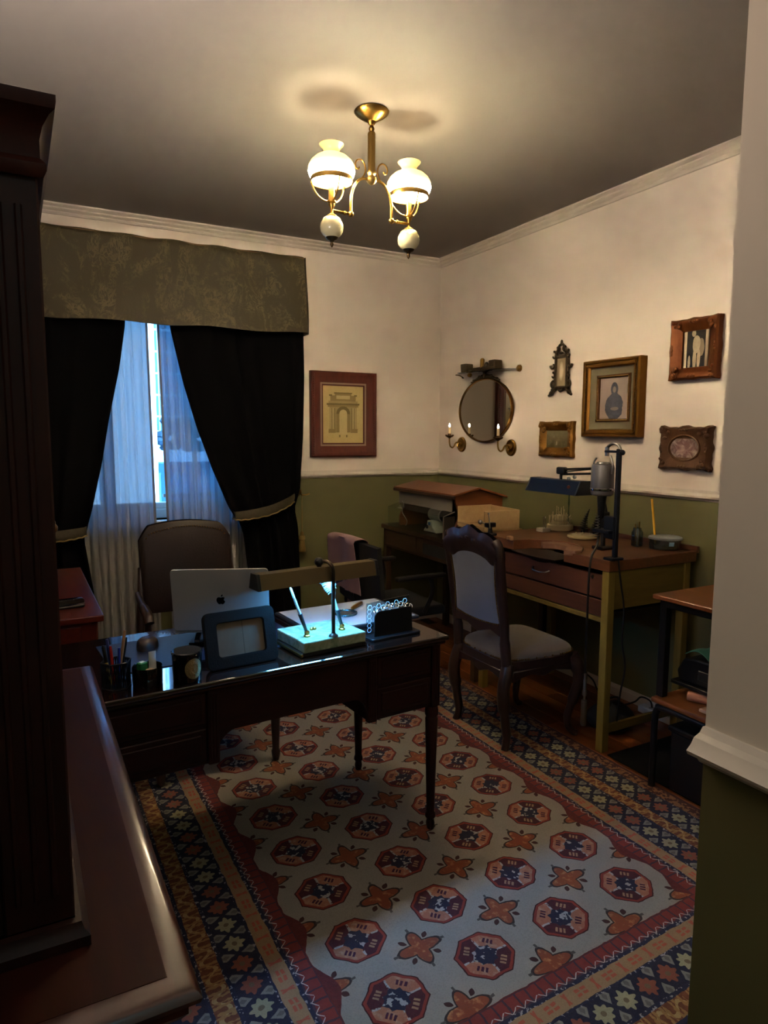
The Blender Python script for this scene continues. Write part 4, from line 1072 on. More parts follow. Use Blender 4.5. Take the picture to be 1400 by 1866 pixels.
# white pad with sheet, magnifier
bd_ = tag(recentre(MB().prism(rrect(.46, .33, .012), 2, 0, .010, .002).xf(Matrix.Translation((-1.752, -2.262, DZ)) @ Matrix.Rotation(.065, 4, 'Z')).build('drawing_board', mat('dark_board', '1c1e22', .4))), 'dark flat drawing board under the glowing white sheet', 'board')
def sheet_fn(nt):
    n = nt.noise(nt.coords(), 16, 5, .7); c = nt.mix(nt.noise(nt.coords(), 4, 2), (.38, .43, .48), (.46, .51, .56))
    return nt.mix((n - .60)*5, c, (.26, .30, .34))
sh_ = tag(recentre(MB().box(-.215, .215, .012, .318, .0104, .0116).xf(Matrix.Translation((-1.752, -2.262, DZ)) @ Matrix.Rotation(.065, 4, 'Z')).build('white_sheet', custom('white_paper', sheet_fn, .6))), 'white paper sheet lit blue by the bar lamp, magnifier on it', 'paper')
mg = thing('magnifying_glass', 'round magnifying glass with brass handle on white sheet', 'magnifier', (-1.770, -2.105, DZ+.0118), .72, local=True)
MB().surf(lambda u, v: ((.042+.0035*math.cos(2*PI*v))*math.cos(2*PI*u), (.042+.0035*math.cos(2*PI*v))*math.sin(2*PI*u), .0045+.0045*math.sin(2*PI*v)), 40, 8).build('rim', mat('magnifier_rim', '5f7f86', .25, .9), mg)
MB().lathe([(0, .0025), (.025, .0032), (.040, .0045), (.025, .0060), (0, .0068)], (0, 0, 0), 32).build('lens', acrylic, mg)
MB().tube([(.044, 0, .005), (.060, 0, .006)], .0035, 8).tube([(.060, 0, .006), (.066, 0, .007), (.10, 0, .0085), (.150, 0, .0085), (.160, 0, .008)], [.005, .008, .0085, .0085, .005], 12).build('handle', brass, mg)

# letter holder
lh = thing('letter_holder', 'black letter holder with clear acrylic back panel at desk right', 'letter holder', (-1.730, -2.380, DZ), .10, local=True)
MB().prism(rrect(.205, .095, .012), 2, 0, .010, .002).xf(Matrix.Translation((0, -.052, 0))).build('base', black_plastic, lh)
def panel(w, z0, z1, r):
    return [(-w/2, z0), (w/2, z0)] + [(w/2-.004+0*r, z1)] + [(-w/2 + r*(1-math.sin(t)), z1 - r*(1-math.cos(t))) for t in [i*PI/2/8 for i in range(8, -1, -1)]][::-1]
MB().prism(panel(.160, .010, .097, .022), 1, -.028, -.024, .001).build('front_panel', black_leather, lh)
MB().prism([(-.088, .010), (.092, .010), (.092, .128), (-.088, .120)], 1, .010, .0135).build('clear_panel', acrylic, lh)
hx = MB()
def hexring(cx, cz, r): hx.tube([(cx + r*math.cos(k*PI/3), .0085, cz + r*math.sin(k*PI/3)) for k in range(6)], .0010, 4, closed=True)
for i in range(9): hexring(-.076 + i*.0185, .105 + i*.0006 - (i % 2)*.008, .0088)
for i in range(5): hexring(-.078, .025 + i*.0165, .0085)
hx.build('honeycomb_etching', mat('etched_pale', 'b9cfd6', .4), lh, kind='stuff')
for k, (x0, y0, rz_, lab) in enumerate(((-.045, -.004, .10, 'white folded letter at the front of the letter holder'), (-.040, -.012, .06, 'second pale letter behind the black panel of the letter holder'))):
    e = MB().prism([(-.035, .011), (.050, .011), (.050, .092 - k*.006)] + [(.05 - .085*t, .100 - k*.006 - .02*(t-.5)**2*4) for t in (.25, .5, .75)] + [(-.035, .080)], 1, -.0015, .0015)
    e.xf(Matrix.Translation((-1.730, -2.380, DZ)) @ Matrix.Rotation(.10, 4, 'Z') @ Matrix.Translation((x0+.03, y0, 0)))
    tag(recentre(e.build('letter', mat('letter_white', 'c3ccd2', .7))), lab, 'letter')
cc = MB(); r = random.Random(4)
for i in range(11):
    t = i/10; c = Vector((-.070 + .150*t, -.018, .050 + .045*math.sin(PI*(.25+.45*t))*1.1 - .0)); 
    cc.tube([(c.x + .009*math.cos(a)*(1 if i % 2 else .5), c.y + .005*math.sin(a)*(.3 if i % 2 else 1), c.z + .006*math.sin(a)) for a in [k*PI/5 for k in range(10)]], .0018, 5, closed=True)
cc.xf(Matrix.Translation((-1.730, -2.380, DZ+.006)) @ Matrix.Rotation(.10, 4, 'Z'))
tag(recentre(cc.build('silver_chain', chrome)), 'shiny silver chain lying over the letters in the holder', 'chain')['kind'] = 'stuff'


# ------------------------------------------------------------------ jeweller's bench and its tools
bench_top_m = wood('bench_top_wood', '4a2a19', '73472c', 1, .38, 1.0, .15)
bench_edge_m = wood('bench_red_wood', '422419', '5c3827', 1, .45, 1.0)
pale_m = wood('pale_yellow_wood', '6d5c26', '8a7636', 2, .5, 1.0)
pale_x = wood('pale_yellow_wood_panel', '5f4f20', '7d6a30', 0, .5, 1.0)
BZ = .88
jb = thing('jewellers_bench', 'jewellers workbench with curved cutout, red drawers and pale yellow legs', 'workbench', (-.31, -1.85, 0))
BY0, BY1, BX0, BX1 = -2.315, -1.36, -.605, -.035
cut = [(-.605, -2.03), (-.585, -2.03)] + [(-.585 + .19*math.sin(PI*i/14), -1.845 - .185*math.cos(PI*i/14)) for i in range(1, 14)] + [(-.585, -1.66), (-.605, -1.66)]
outline = [(BX0, BY0), (BX0, -2.03)] + cut[1:-1] + [(BX0, -1.66), (BX0, BY1), (BX1, BY1), (BX1, BY0)]
tb_ = MB().prism(outline, 2, BZ-.050, BZ, .003).build('top', bench_top_m, jb, 30)
MB().box(BX1, BX1+.015, BY0, BY1, BZ-.01, BZ+.022, .002).build('back_ledge', bench_edge_m, jb)
for x in (-.578, -.085):
    for y in (-2.288, -1.39): MB().box(x-.020, x+.020, y-.020, y+.020, .001, BZ-.051, .002).build('leg', pale_m, jb)
MB().box(-.556, -.107, -2.303, -2.285, .655, BZ-.052, .002).build('side_panel', pale_x, jb)
MB().box(-.556, -.107, -1.395, -1.377, .655, BZ-.052, .002).build('side_panel', pale_x, jb)
for y0, y1 in ((-2.302, -2.286), ):
    MB().box(-.556, -.107, y0, y1, .085, .125, .002).build('foot_stretcher', pale_x, jb)
MB().box(-.588, -.570, -2.266, -1.412, .590, .612, .002).build('front_rail', pale_x, jb)
MB().box(-.10, -.085, -2.266, -1.412, .70, BZ-.052, .002).build('back_rail', mat('dark_back_panel', '1d140d', .7), jb)
for z0, z1, hd_ in ((.700, .806, True), (.617, .692, False)):
    d_ = MB().box(-.588, -.570, -2.262, -1.415, z0, z1, .002).build('drawer', bench_edge_m, jb)
    MB().box(-.569, -.12, -2.25, -1.43, z0+.005, z0+.012).build('drawer_tray', mat('dark_back_panel', '1d140d', .7), d_)
    if hd_:
        MB().tube(smooth_path([(-.589, -1.80, .765), (-.606, -1.815, .757), (-.611, -1.86, .753), (-.606, -1.905, .757), (-.589, -1.92, .765)], 5), .0040, 8).build('handle', steel, d_)
        MB().lathe([(0, .006), (.008, .005), (.010, 0), (0, 0)], (-.588, -2.205, .790), 14, '-X').build('lock', chrome, d_)
MB().prism([(-.60, -2.10), (-.56, -2.10), (-.49, -2.04), (-.465, -1.90), (-.50, -1.84), (-.56, -1.82), (-.585, -1.86), (-.545, -1.90), (-.54, -1.98), (-.585, -2.02), (-.625, -2.05)], 2, BZ-.014, BZ+.012, .003).build('bench_pin', wood('pin_wood', '6b4a38', '8a6550', 0, .5), jb)
lt = tag(recentre(MB().surf(lambda u, v: (-.57 + .20*v - .06, -2.0 + .32*u, .835 - .055*math.sin(PI*u)*math.sin(PI*v*.9+.1)), 16, 10, .003).build('leather_skin', mat('brown_leather_skin', '241811', .6, bump=.4, bscale=90))), 'sagging dark leather skin hung beneath the cutout of the bench', 'leather skin')
for i, (x, y) in enumerate(((-.612, -1.628), (-.618, -1.652))):
    t = tag(recentre(MB().box(-.020, .020, -.010, .010, 0, .018, .004, 2).xf(Matrix.Translation((x+.01, y+.005, BZ)) @ Matrix.Rotation(.4+.5*i, 4, 'Z')).build('wood_offcut', mat('pale_offcut', 'b08a66', .6))), ['pale wood offcut nearer the vise on the bench edge', 'pale wood offcut nearer the cutout on the bench edge'][i], 'wood block')
vs = thing('small_vise', 'small dark metal vise with crossed handle behind the chair back', 'vise', (-.600, -1.455, BZ))
MB().box(-.625, -.575, -1.485, -1.425, BZ, BZ+.012, .003).cyl((-.600, -1.455, BZ+.012), (-.600, -1.455, BZ+.045), .014, .010, 12).build('base', black_metal, vs)
MB().box(-.630, -.570, -1.470, -1.440, BZ+.043, BZ+.068, .004).build('jaw', black_metal, vs)
MB().cyl((-.640, -1.505, BZ+.045), (-.575, -1.405, BZ+.110), .0035, seg=8).ball((-.575, -1.405, BZ+.110), .007).ball((-.645, -1.425, BZ+.070), .013).cyl((-.645, -1.425, BZ+.07), (-.60, -1.455, BZ+.055), .004, seg=8).build('handle', steel, vs)

# pale open wooden crates
crate_m = wood('pale_crate_wood', 'a98a5c', 'c2a578', 1, .6)
def crate(lab, c, w, d, h, rz):
    t = thing('wooden_crate', lab, 'crate', c, rz, local=True); k = .008
    MB().box(-w/2, w/2, -d/2, d/2, 0, k).build('bottom', crate_m, t)
    for s_ in (-1, 1):
        MB().box(s_*(w/2)-(k if s_ > 0 else 0), s_*(w/2)+(0 if s_ > 0 else k), -d/2, d/2, k, h, .001).build('side', crate_m, t)
        MB().box(-w/2+k, w/2-k, s_*(d/2)-(k if s_ > 0 else 0), s_*(d/2)+(0 if s_ > 0 else k), k, h, .001).build('end', crate_m, t)
crate('lower pale wooden crate standing on the console beside the hood', (-.40, -1.185, .796), .27, .27, .083, 0)
uc_ = thing('wooden_crate', 'upper pale open wooden crate with one low side, stacked beside the hood', 'crate', (-.415, -1.185, .880), -.06, local=True)
MB().box(-.12, .12, -.148, .148, 0, .008).build('bottom', crate_m, uc_)
MB().box(-.12, .12, .140, .148, .008, .115, .001).build('end', crate_m, uc_); MB().box(-.12, .12, -.148, -.140, .008, .112, .001).build('end', crate_m, uc_)
MB().box(.112, .12, -.139, .139, .008, .113, .001).build('side', crate_m, uc_); MB().box(-.12, -.112, -.139, .139, .008, .022, .001).build('low_side', crate_m, uc_)

# bur stand, blocks, tray, mandrel stand, jar, pencil, tub
ivory = mat('ivory_plastic', 'c6b98e', .45)
bs = thing('bur_stand', 'round cream stand full of small grinding burs on bench', 'bur stand', (-.115, -1.470, BZ))
MB().lathe([(0, 0), (.070, 0), (.074, .004), (.074, .030), (.070, .034), (0, .034)], (-.115, -1.470, BZ), 40).build('base', ivory, bs)
MB().lathe([(0, .034), (.050, .034), (.050, .052), (.034, .056), (.030, .086), (0, .088)], (-.115, -1.470, BZ), 30).build('upper_tier', ivory, bs)
bu = MB(); r = random.Random(6)
for ring, n, z0, hh in ((.062, 26, .032, .055), (.045, 20, .050, .05), (.022, 9, .085, .05)):
    for i in range(n):
        a = 2*PI*i/n + r.uniform(-.05, .05); x, y = -.115 + ring*math.cos(a), -1.47 + ring*math.sin(a); h = hh*r.uniform(.6, 1.15)
        bu.tube([(x, y, BZ+z0), (x, y, BZ+z0+h*.8), (x, y, BZ+z0+h*.82), (x, y, BZ+z0+h)], [.0012, .0012, .0028, .0012], 5)
bu.build('bur', mat('bur_mix', 'b3a684', .45, .3), bs, kind='stuff')
MB().tube([(-.095, -1.515, BZ+.05), (-.095, -1.515, BZ+.13), (-.095, -1.515, BZ+.16), (-.095, -1.515, BZ+.215), (-.095, -1.515, BZ+.22)], [.003, .003, .007, .004, .001], 8).build('tall_brush', mat('dark_green_brush', '2c3a22', .5), bs)
cb = thing('ring_block', 'small clear block holding a bent silver ring wire', 'block', (-.245, -1.475, BZ))
MB().box(-.275, -.215, -1.505, -1.450, BZ, BZ+.020, .002).build('block', mat('frosted_block', 'a39a8c', .3), cb)
MB().tube(smooth_path([(-.245, -1.478, BZ+.02), (-.245, -1.478, BZ+.075), (-.245, -1.486, BZ+.085), (-.245, -1.494, BZ+.075), (-.245, -1.494, BZ+.02)], 4), .0025, 6).build('wire', chrome, cb)
wt = thing('white_round_tray', 'flat round cream tray with small pieces on bench top', 'tray', (-.225, -1.765, BZ))
MB().lathe([(0, 0), (.072, 0), (.080, .006), (.082, .014), (.078, .016), (.074, .010), (0, .010)], (-.225, -1.765, BZ), 40).build('dish', ivory, wt)
MB().lathe([(0, .010), (.060, .010), (.060, .020), (.056, .022), (0, .022)], (-.225, -1.765, BZ), 12).build('inner_disc', mat('cream_card', 'cdbf98', .6), wt)
for i, (dx, dy) in enumerate(((.01, .01), (-.02, .03), (-.03, -.02), (.02, -.03))): MB().box(-.225+dx-.004, -.225+dx+.004, -1.765+dy-.004, -1.765+dy+.004, BZ+.022, BZ+.030, .001).build('peg', ivory, wt)
for (x, y, lab) in ((-.065, -1.600, 'black ribbed cone stand close behind the round cream tray'), (-.085, -1.705, 'black ribbed cone stand behind the spring of the hanging motor')):
    t = thing('ribbed_cone', lab, 'tool stand', (x, y, BZ)); q = MB()
    tip = Vector((x + .0, y - .045, BZ+.135)); b0 = Vector((x, y, BZ)); q.tube([b0, b0.lerp(tip, .5)+Vector((0, .010, 0)), tip], [.012, .008, .002], 8); q.build('stem', black_plastic, t)
    q = MB()
    for i in range(9):
        c = b0.lerp(tip, .12 + i*.095) + Vector((0, .010*math.sin(PI*(.12+i*.095)), 0)); rr_ = .026*(1-i/10.5); q.lathe([(0, -.002), (rr_, -.001), (rr_, .003), (0, .004)], c, 12)
    q.build('rib', black_plastic, t, kind='stuff')
gj = thing('glass_jar', 'small clear glass jar with brass pieces next to the blue post', 'jar', (-.17, -2.075, BZ))
MB().lathe([(0, 0), (.026, 0), (.028, .004), (.028, .070), (.020, .082), (.020, .090), (.018, .090), (.018, .081), (.026, .068), (.026, .004), (0, .003)], (-.17, -2.075, BZ), 24).build('glass_body', acrylic, gj)
for i in range(4): MB().cyl((-.17+.008*math.cos(i*1.6), -2.075+.008*math.sin(i*1.6), BZ+.004), (-.17+.012*math.cos(i*1.6), -2.075+.014*math.sin(i*1.6), BZ+.12-.012*i), .003, seg=8).build('brass_rod', brass, gj)
gg = thing('pencil_glass', 'clear glass beaker holding the yellow pencil on bench', 'glass', (-.15, -2.165, BZ))
MB().lathe([(0, 0), (.024, 0), (.028, .060), (.026, .060), (.022, .003), (0, .003)], (-.15, -2.165, BZ), 24).build('beaker', acrylic, gg)
pcl = thing('yellow_pencil', 'long bright yellow pencil leaning in the glass beaker', 'pencil', (-.150, -2.172, BZ+.005))
a, b_ = Vector((-.150, -2.172, BZ+.006)), Vector((-.105, -2.098, BZ+.232))
MB().tube([a.lerp(b_, .12), b_], .0055, 6).build('shaft', mat('pencil_yellow', 'd9a413', .4), pcl)
MB().tube([a, a.lerp(b_, .12)], [.001, .0055], 6).build('point', mat('pencil_wood', 'c9a06a', .6), pcl)
tu = thing('plastic_tub', 'clear plastic tub with lid and small pale blue sticker', 'tub', (-.115, -2.225, BZ))
MB().lathe([(0, 0), (.058, 0), (.062, .004), (.074, .052), (.072, .052), (.059, .006), (0, .004)], (-.125, -2.205, BZ), 36).build('bowl', acrylic, tu)
MB().lathe([(.076, .050), (.078, .053), (.076, .060), (.066, .064), (0, .063), (0, .061), (.065, .061), (.073, .056)], (-.125, -2.205, BZ), 36).build('lid', frost_mat('frosted_lid', 'b9bec2', .55), tu)
MB().lathe([(0, .006), (.050, .006), (.054, .020), (0, .026)], (-.125, -2.205, BZ), 20).build('contents', mat('tub_contents', '6d6557', .7, vary=.4, vscale=60), tu)
sk = MB().box(-.0115, .0115, -.0006, .0006, -.010, .010); sk.xf(Matrix.Translation((-.1575, -2.2685, BZ+.034)) @ Matrix.Rotation(-.52, 4, 'Z') @ Matrix.Rotation(.22, 4, 'X')); sk.build('sticker', mat('pale_blue_sticker', '9fd0f0', .4), tu)

# flex shaft motor on its stand
blue_m = mat('dark_blue_paint', '090e1a', .45, spec=.25)
fs = thing('flex_shaft_machine', 'grey motor hanging on dark blue post, flexible shaft and steel handpiece', 'power tool', (-.555, -2.295, BZ))
MB().box(-.568, -.548, -2.308, -2.288, BZ+.011, BZ+.485, .003).box(-.60, -.53, -2.325, -2.27, BZ, BZ+.012, .003).build('post', blue_m, fs)
MB().box(-.572, -.546, -2.311, -2.225, BZ+.468, BZ+.478, .002).ball((-.560, -2.318, BZ+.470), .012).build('top_arm', blue_m, fs)
MB().tube(smooth_path([(-.558, -2.305, BZ+.480), (-.558, -2.292, BZ+.500), (-.558, -2.262, BZ+.508), (-.558, -2.232, BZ+.492), (-.558, -2.228, BZ+.478)], 4), .007, 8).box(-.566, -.552, -2.238, -2.222, BZ+.452, BZ+.492, .002).build('hook', steel, fs)
mx_, my_ = -.572, -2.222
MB().tube(smooth_path([(mx_, my_+.052, BZ+.375), (mx_, my_+.055, BZ+.420), (mx_, my_+.040, BZ+.442)], 4), .004, 6).build('hanger_wire', steel, fs)
MB().tube(smooth_path([(mx_, my_-.052, BZ+.375), (mx_, my_-.055, BZ+.420), (mx_, my_-.040, BZ+.455)], 4), .004, 6).build('hanger_wire', steel, fs)
MB().lathe([(0, .278), (.040, .278), (.047, .284), (.050, .300), (.050, .400), (.046, .414), (.030, .420), (.026, .426), (0, .426)], (mx_, my_, BZ), 32).build('motor_body', mat('motor_grey', '77777a', .38, .6), fs)
MB().lathe([(.0505, .300), (.053, .303), (.053, .309), (.0505, .312)], (mx_, my_, BZ), 32).build('motor_band', chrome, fs)
MB().lathe([(0, .278), (.022, .278), (.018, .240), (.015, .190), (.010, .175), (0, .175)], (mx_, my_, BZ), 18).build('nose', black_metal, fs)
shaft = smooth_path([(mx_, my_, BZ+.18), (mx_-.012, my_+.004, BZ+.06), (-.632, -2.228, BZ-.02), (-.640, -2.230, .60), (-.640, -2.232, .36)], 8)
MB().tube(shaft, .0052, 10).build('flexible_shaft', black_plastic, fs)
MB().lathe([(0, .355), (.006, .355), (.006, .33), (.008, .325), (.008, .280), (.010, .275), (.010, .255), (.0055, .25), (.0055, .235), (.0125, .232), (.0135, .215), (.0135, .120), (.011, .112), (0, .112)], (-.640, -2.232, 0), 18).build('handpiece', steel, fs)
MB().box(-.60, -.545, -2.296, -2.20, BZ+.115, BZ+.130, .002).box(-.575, -.545, -2.300, -2.24, BZ+.09, BZ+.19, .004).build('clamp', blue_m, fs)
spx = []
for i in range(60): a = i*.9; spx.append((-.585 + .010*math.cos(a), -2.215 + .010*math.sin(a), BZ+.09+i*.0018))
MB().tube(spx, .0018, 4).build('spring', steel, fs)
# blue fluorescent work lamp on a jointed arm
wl = thing('work_lamp', 'blue metal work lamp on a black jointed arm over the bench', 'lamp', (-.36, -2.07, BZ))
q = MB(); sL, sR = Vector((-.36, -1.49, BZ+.248)), Vector((-.36, -1.925, BZ+.248))
q.prism([(-.070, 0), (-.035, .068), (.035, .068), (.070, 0), (.064, 0), (.032, .062), (-.032, .062), (-.064, 0)], 1, -1.905, -1.535)
q.xf(Matrix.Translation((-.36, 0, BZ+.245))); q.build('shade', mat('blue_enamel', '06142b', .4, spec=.25), wl)
for y0, y1 in ((-1.538, -1.530), (-1.912, -1.902)): MB().prism([(-.071, -.001), (-.036, .070), (.036, .070), (.071, -.001)], 1, y0, y1, .001).xf(Matrix.Translation((-.36, 0, BZ+.245))).build('end_cap', mat('dark_blue_enamel', '0e1524', .35), wl)
for x in (-.385, -.335): MB().cyl((x, -1.545, BZ+.268), (x, -1.89, BZ+.268), .010, seg=12).build('fluorescent_tube', mat('unlit_tube', 'b8b8b4', .4), wl)
MB().lathe([(0, .006), (.008, .006), (.010, 0), (0, 0)], (-.412, -1.845, BZ+.283), 12, '-X').build('switch', mat('copper_knob', '7a4630', .35, .8), wl)
MB().cyl((-.36, -1.73, BZ+.313), (-.36, -1.73, BZ+.350), .008, seg=10).box(-.375, -.345, -1.765, -1.705, BZ+.340, BZ+.378, .008, 2).build('joint', black_metal, wl)
for dz, dy in ((.372, 0), (.346, 0)): MB().cyl((-.36, -1.735, BZ+dz-.006), (-.385, -2.02, BZ+dz+.014), .0055, seg=8).build('arm_rod', black_metal, wl)
MB().cyl((-.352, -1.74, BZ+.352), (-.38, -2.00, BZ+.382), .0035, seg=8).build('tension_spring', steel, wl)
for dy in (0, -.040): MB().ball((-.372, -1.800+dy, BZ+.322-dy*.25), .014, .3, 1, .7, 10, 6).build('wing_nut', steel, wl)
MB().box(-.395, -.375, -2.045, -2.005, BZ+.34, BZ+.415, .004).cyl((-.385, -2.03, BZ+.36), (-.40, -2.06, BZ+.17), .007, seg=8).cyl((-.395, -2.03, BZ+.36), (-.385, -2.075, BZ+.17), .007, seg=8).box(-.41, -.37, -2.085, -2.045, BZ+.13, BZ+.18, .004).cyl((-.39, -2.065, BZ+.0), (-.39, -2.065, BZ+.14), .012, seg=12).build('arm_stand', black_metal, wl)
MB().box(-.43, -.35, -2.10, -2.03, BZ, BZ+.016, .004).build('foot', black_metal, wl)
MB().tube(smooth_path([(-.560, -2.322, BZ+.0), (-.548, -2.330, .78), (-.530, -2.338, .66), (-.536, -2.340, .52), (-.516, -2.345, .40), (-.530, -2.338, .28), (-.500, -2.30, .14), (-.42, -2.22, .030), (-.30, -2.20, .012)], 6), .004, 6).build('power_cord', black_plastic, wl)

# console bench in the corner with the polishing hood
dark_oak = wood('dark_brown_console', '21140c', '3d2617', 1, .45, 1.0)
cn = thing('side_console', 'dark brown console bench in the corner carrying the hood', 'console', (-.33, -.66, 0))
MB().box(-.605, -.03, -1.335, -.20, .765, .795, .004).build('top', dark_oak, cn)
MB().box(-.590, -.572, -1.32, -.215, .640, .764, .002).box(-.571, -.05, -1.325, -1.307, .640, .764).box(-.571, -.05, -.233, -.215, .640, .764).build('apron', dark_oak, cn)
MB().box(-.596, -.588, -.66, -.24, .655, .755, .002).build('drawer', dark_oak, cn)
MB().box(-.592, -.589, -1.10, -.74, .665, .735, .001).build('slot_shade', mat('black_recess_shade', '050404', .9), cn)  # black plate on the apron, painting the shade of a recess
for x in (-.57, -.07):
    for y in (-1.30, -.235): MB().box(x-.02, x+.02, y-.02, y+.02, .001, .764, .002).build('leg', dark_oak, cn)
hood_w = wood('orange_brown_hood', '5c3016', '7d4722', 0, .4, 1.0, .2)
ho = thing('polishing_hood', 'wooden polishing hood with pitched roof and clear front panel on console', 'hood', (-.35, -.66, .795))
def slab(p0, p1, y0, y1, t):
    (x0, z0), (x1, z1) = p0, p1; n = Vector((-(z1-z0), x1-x0)).normalized()*t
    return MB().prism([(x0, z0), (x1, z1), (x1+n.x, z1+n.y), (x0+n.x, z0+n.y)], 1, y0, y1, .002)
slab((-.560, 1.052), (-.372, 1.092), -1.045, -.305, .012).build('roof_front', hood_w, ho)
slab((-.374, 1.092), (-.160, 1.030), -1.045, -.305, .012).build('roof_back', hood_w, ho)
MB().box(-.566, -.554, -1.047, -.303, 1.036, 1.056, .002).build('eave_strip', dark_oak, ho)
for y0, y1 in ((-1.020, -1.004), (-.346, -.330)):
    MB().prism([(-.535, .796), (-.18, .796), (-.18, 1.034), (-.374, 1.088), (-.535, 1.052), (-.535, 1.02), (-.50, .93), (-.535, .86)], 1, y0, y1, .001).build('side_wall', hood_w, ho)
MB().box(-.19, -.175, -1.003, -.347, .796, 1.034).build('back_wall', dark_oak, ho)
MB().box(-.545, -.541, -1.000, -.350, .955, 1.045).build('frosted_visor', frost_mat('frosted_visor', '8a8378', .35), ho)
MB().prism([(-.541, .955), (-.538, .955), (-.618, .930), (-.621, .932)], 1, -1.018, -.33).box(-.622, -.619, -1.018, -.33, .80, .932).build('clear_guard', glass, ho)
MB().box(-.617, -.537, -1.019, -1.013, .797, .930, .001).build('guard_side', black_plastic, ho)
MB().tube([(-.62, -1.02, .798), (-.62, -1.02, .932), (-.54, -1.02, .958)], .004, 6).build('guard_edge', steel, ho)
pm_ = thing('polishing_motor', 'white bench polishing motor inside the clear guard of the hood', 'machine', (-.46, -.69, .795))
wh = mat('cream_enamel', 'b9b7a4', .35)
MB().prism([(-.075, 0), (.075, 0), (.060, .022), (.032, .038), (.028, .075), (-.028, .075), (-.032, .038), (-.060, .022)], 0, -.53, -.39, .006, 2).xf(Matrix.Translation((0, -.72, .796))).build('foot', wh, pm_)
MB().lathe([(0, -.075), (.030, -.075), (.042, -.066), (.044, 0), (.042, .058), (.030, .066), (0, .066)], (-.46, -.72, .905), 24, '-Y').build('motor_housing', wh, pm_)
MB().lathe([(0, -.012), (.034, -.012), (.040, -.004), (.034, .008), (0, .010)], (-.46, -.795, .905), 20, '-Y').build('dark_end_cap', black_metal, pm_)
MB().cyl((-.46, -.645, .905), (-.46, -.585, .905), .008, .004, 10).build('spindle', chrome, pm_)
MB().lathe([(0, .004), (.012, .004), (.014, 0), (0, 0)], (-.534, -.70, .830), 14, '-X').build('switch', black_plastic, pm_)
MB().box(-.5335, -.5318, -.735, -.71, .842, .862).build('blue_badge', mat('badge_blue', '3e73a8', .4), pm_)
bw = thing('buffing_wheel', 'pale felt buffing wheel disc with dark hub beside motor', 'buffing wheel', (-.50, -.925, .795))
MB().surf(lambda u, v: (-.50 + (.010*math.sin(2*PI*v)), -.925 + (.028+.013*math.cos(2*PI*v))*math.cos(2*PI*u), .838 + (.028+.013*math.cos(2*PI*v))*math.sin(2*PI*u)), 30, 10).build('felt_ring', mat('felt', '8e8760', .9), bw)
MB().lathe([(0, .006), (.016, .006), (.016, -.006), (0, -.006)], (-.50, -.925, .838), 16, '-X').build('hub', mat('dark_hub', '3a3a34', .6), bw)
cw = tag(recentre(MB().tube(smooth_path([(-.52, -.40, .80), (-.54, -.45, .84), (-.56, -.42, .90), (-.57, -.46, .955), (-.55, -.40, .97)], 6), .003, 6).build('coiled_cable', mat('pale_cable', '9a948a', .5))), 'thin pale cable curling inside the left of the hood', 'cable')


# ------------------------------------------------------------------ carved upholstered chair at the workbench
walnut = wood('dark_walnut', '1c1010', '33201b', 2, .38, 1.0, .2)
blue_vel = mat('grey_blue_velvet', '646b79', .8, spec=.25, sheen=.35, vary=.10, vscale=9, bump=.15, bscale=220)
uc = thing('carved_chair', 'carved dark wood chair with grey blue velvet back and seat at workbench', 'chair', (-.77, -1.895, .001))
XB, YC = -.963, -1.893
def bx(z): return XB - .005 - .075*max(0, (z-.42)/.58)**1.1          # rear plane leaning back
sf_ = MB()
def seat_out(k, z=0):
    P = []
    for i in range(48):
        a = 2*PI*i/48; c, s_ = math.cos(a), math.sin(a); e = .42
        px = (abs(c)**e)*(1 if c > 0 else -1); py = (abs(s_)**e)*(1 if s_ > 0 else -1)
        hw = .200 + .028*(px+1)/2; P.append((-.765 + px*.215*k, YC + py*hw*k))
    return P
sf_.prism(seat_out(1.0), 2, .365, .412, .004); sf_.build('seat_frame', walnut, uc, 40)
def apron(name, pts): pass
ap_ = MB()
for s_ in (-1, 1):                                                # scalloped side aprons
    ap_.prism([(-.95, .37), (-.59, .37), (-.59, .325), (-.64, .335), (-.70, .345), (-.77, .325), (-.84, .345), (-.90, .335), (-.95, .320)], 1, YC + s_*.205 - .009, YC + s_*.205 + .009, .003).build('side_apron', walnut, uc, 40); ap_ = MB()
for x in (-.972, -.562):
    MB().prism([(YC-.19, .37), (YC+.19, .37), (YC+.19, .320), (YC+.13, .335), (YC+.07, .345), (YC, .318), (YC-.07, .345), (YC-.13, .335), (YC-.19, .320)], 0, x-.009, x+.009, .003).build('cross_apron', walnut, uc, 40)
def cush(u, v):
    P = seat_out(.97); i = u*48; p = P[int(i) % 48]; q_ = P[(int(i)+1) % 48]; f = i-int(i)
    x, y = p[0]+(q_[0]-p[0])*f, p[1]+(q_[1]-p[1])*f; r = math.sin(v*PI/2)
    return (-.765 + (x+.765)*r, YC + (y-YC)*r, .412 + .058*math.cos(v*PI/2)**.6)
MB().surf(cush, 48, 14).build('seat_cushion', mat('grey_brown_velvet', '5f564e', .85, spec=.2, sheen=.2, vary=.14, vscale=8, bump=.15, bscale=220), uc, 80)
nl = MB()
for i, (x, y) in enumerate(seat_out(.985)):
    nl.ball((x, y, .416), .0050, 1, 1, 1, 6, 4)
    P2 = seat_out(.985)[(i+1) % 48]; nl.ball(((x+P2[0])/2, (y+P2[1])/2, .416), .0050, 1, 1, 1, 6, 4)
nl.build('nail_trim', brass_dark, uc, 60, kind='stuff')
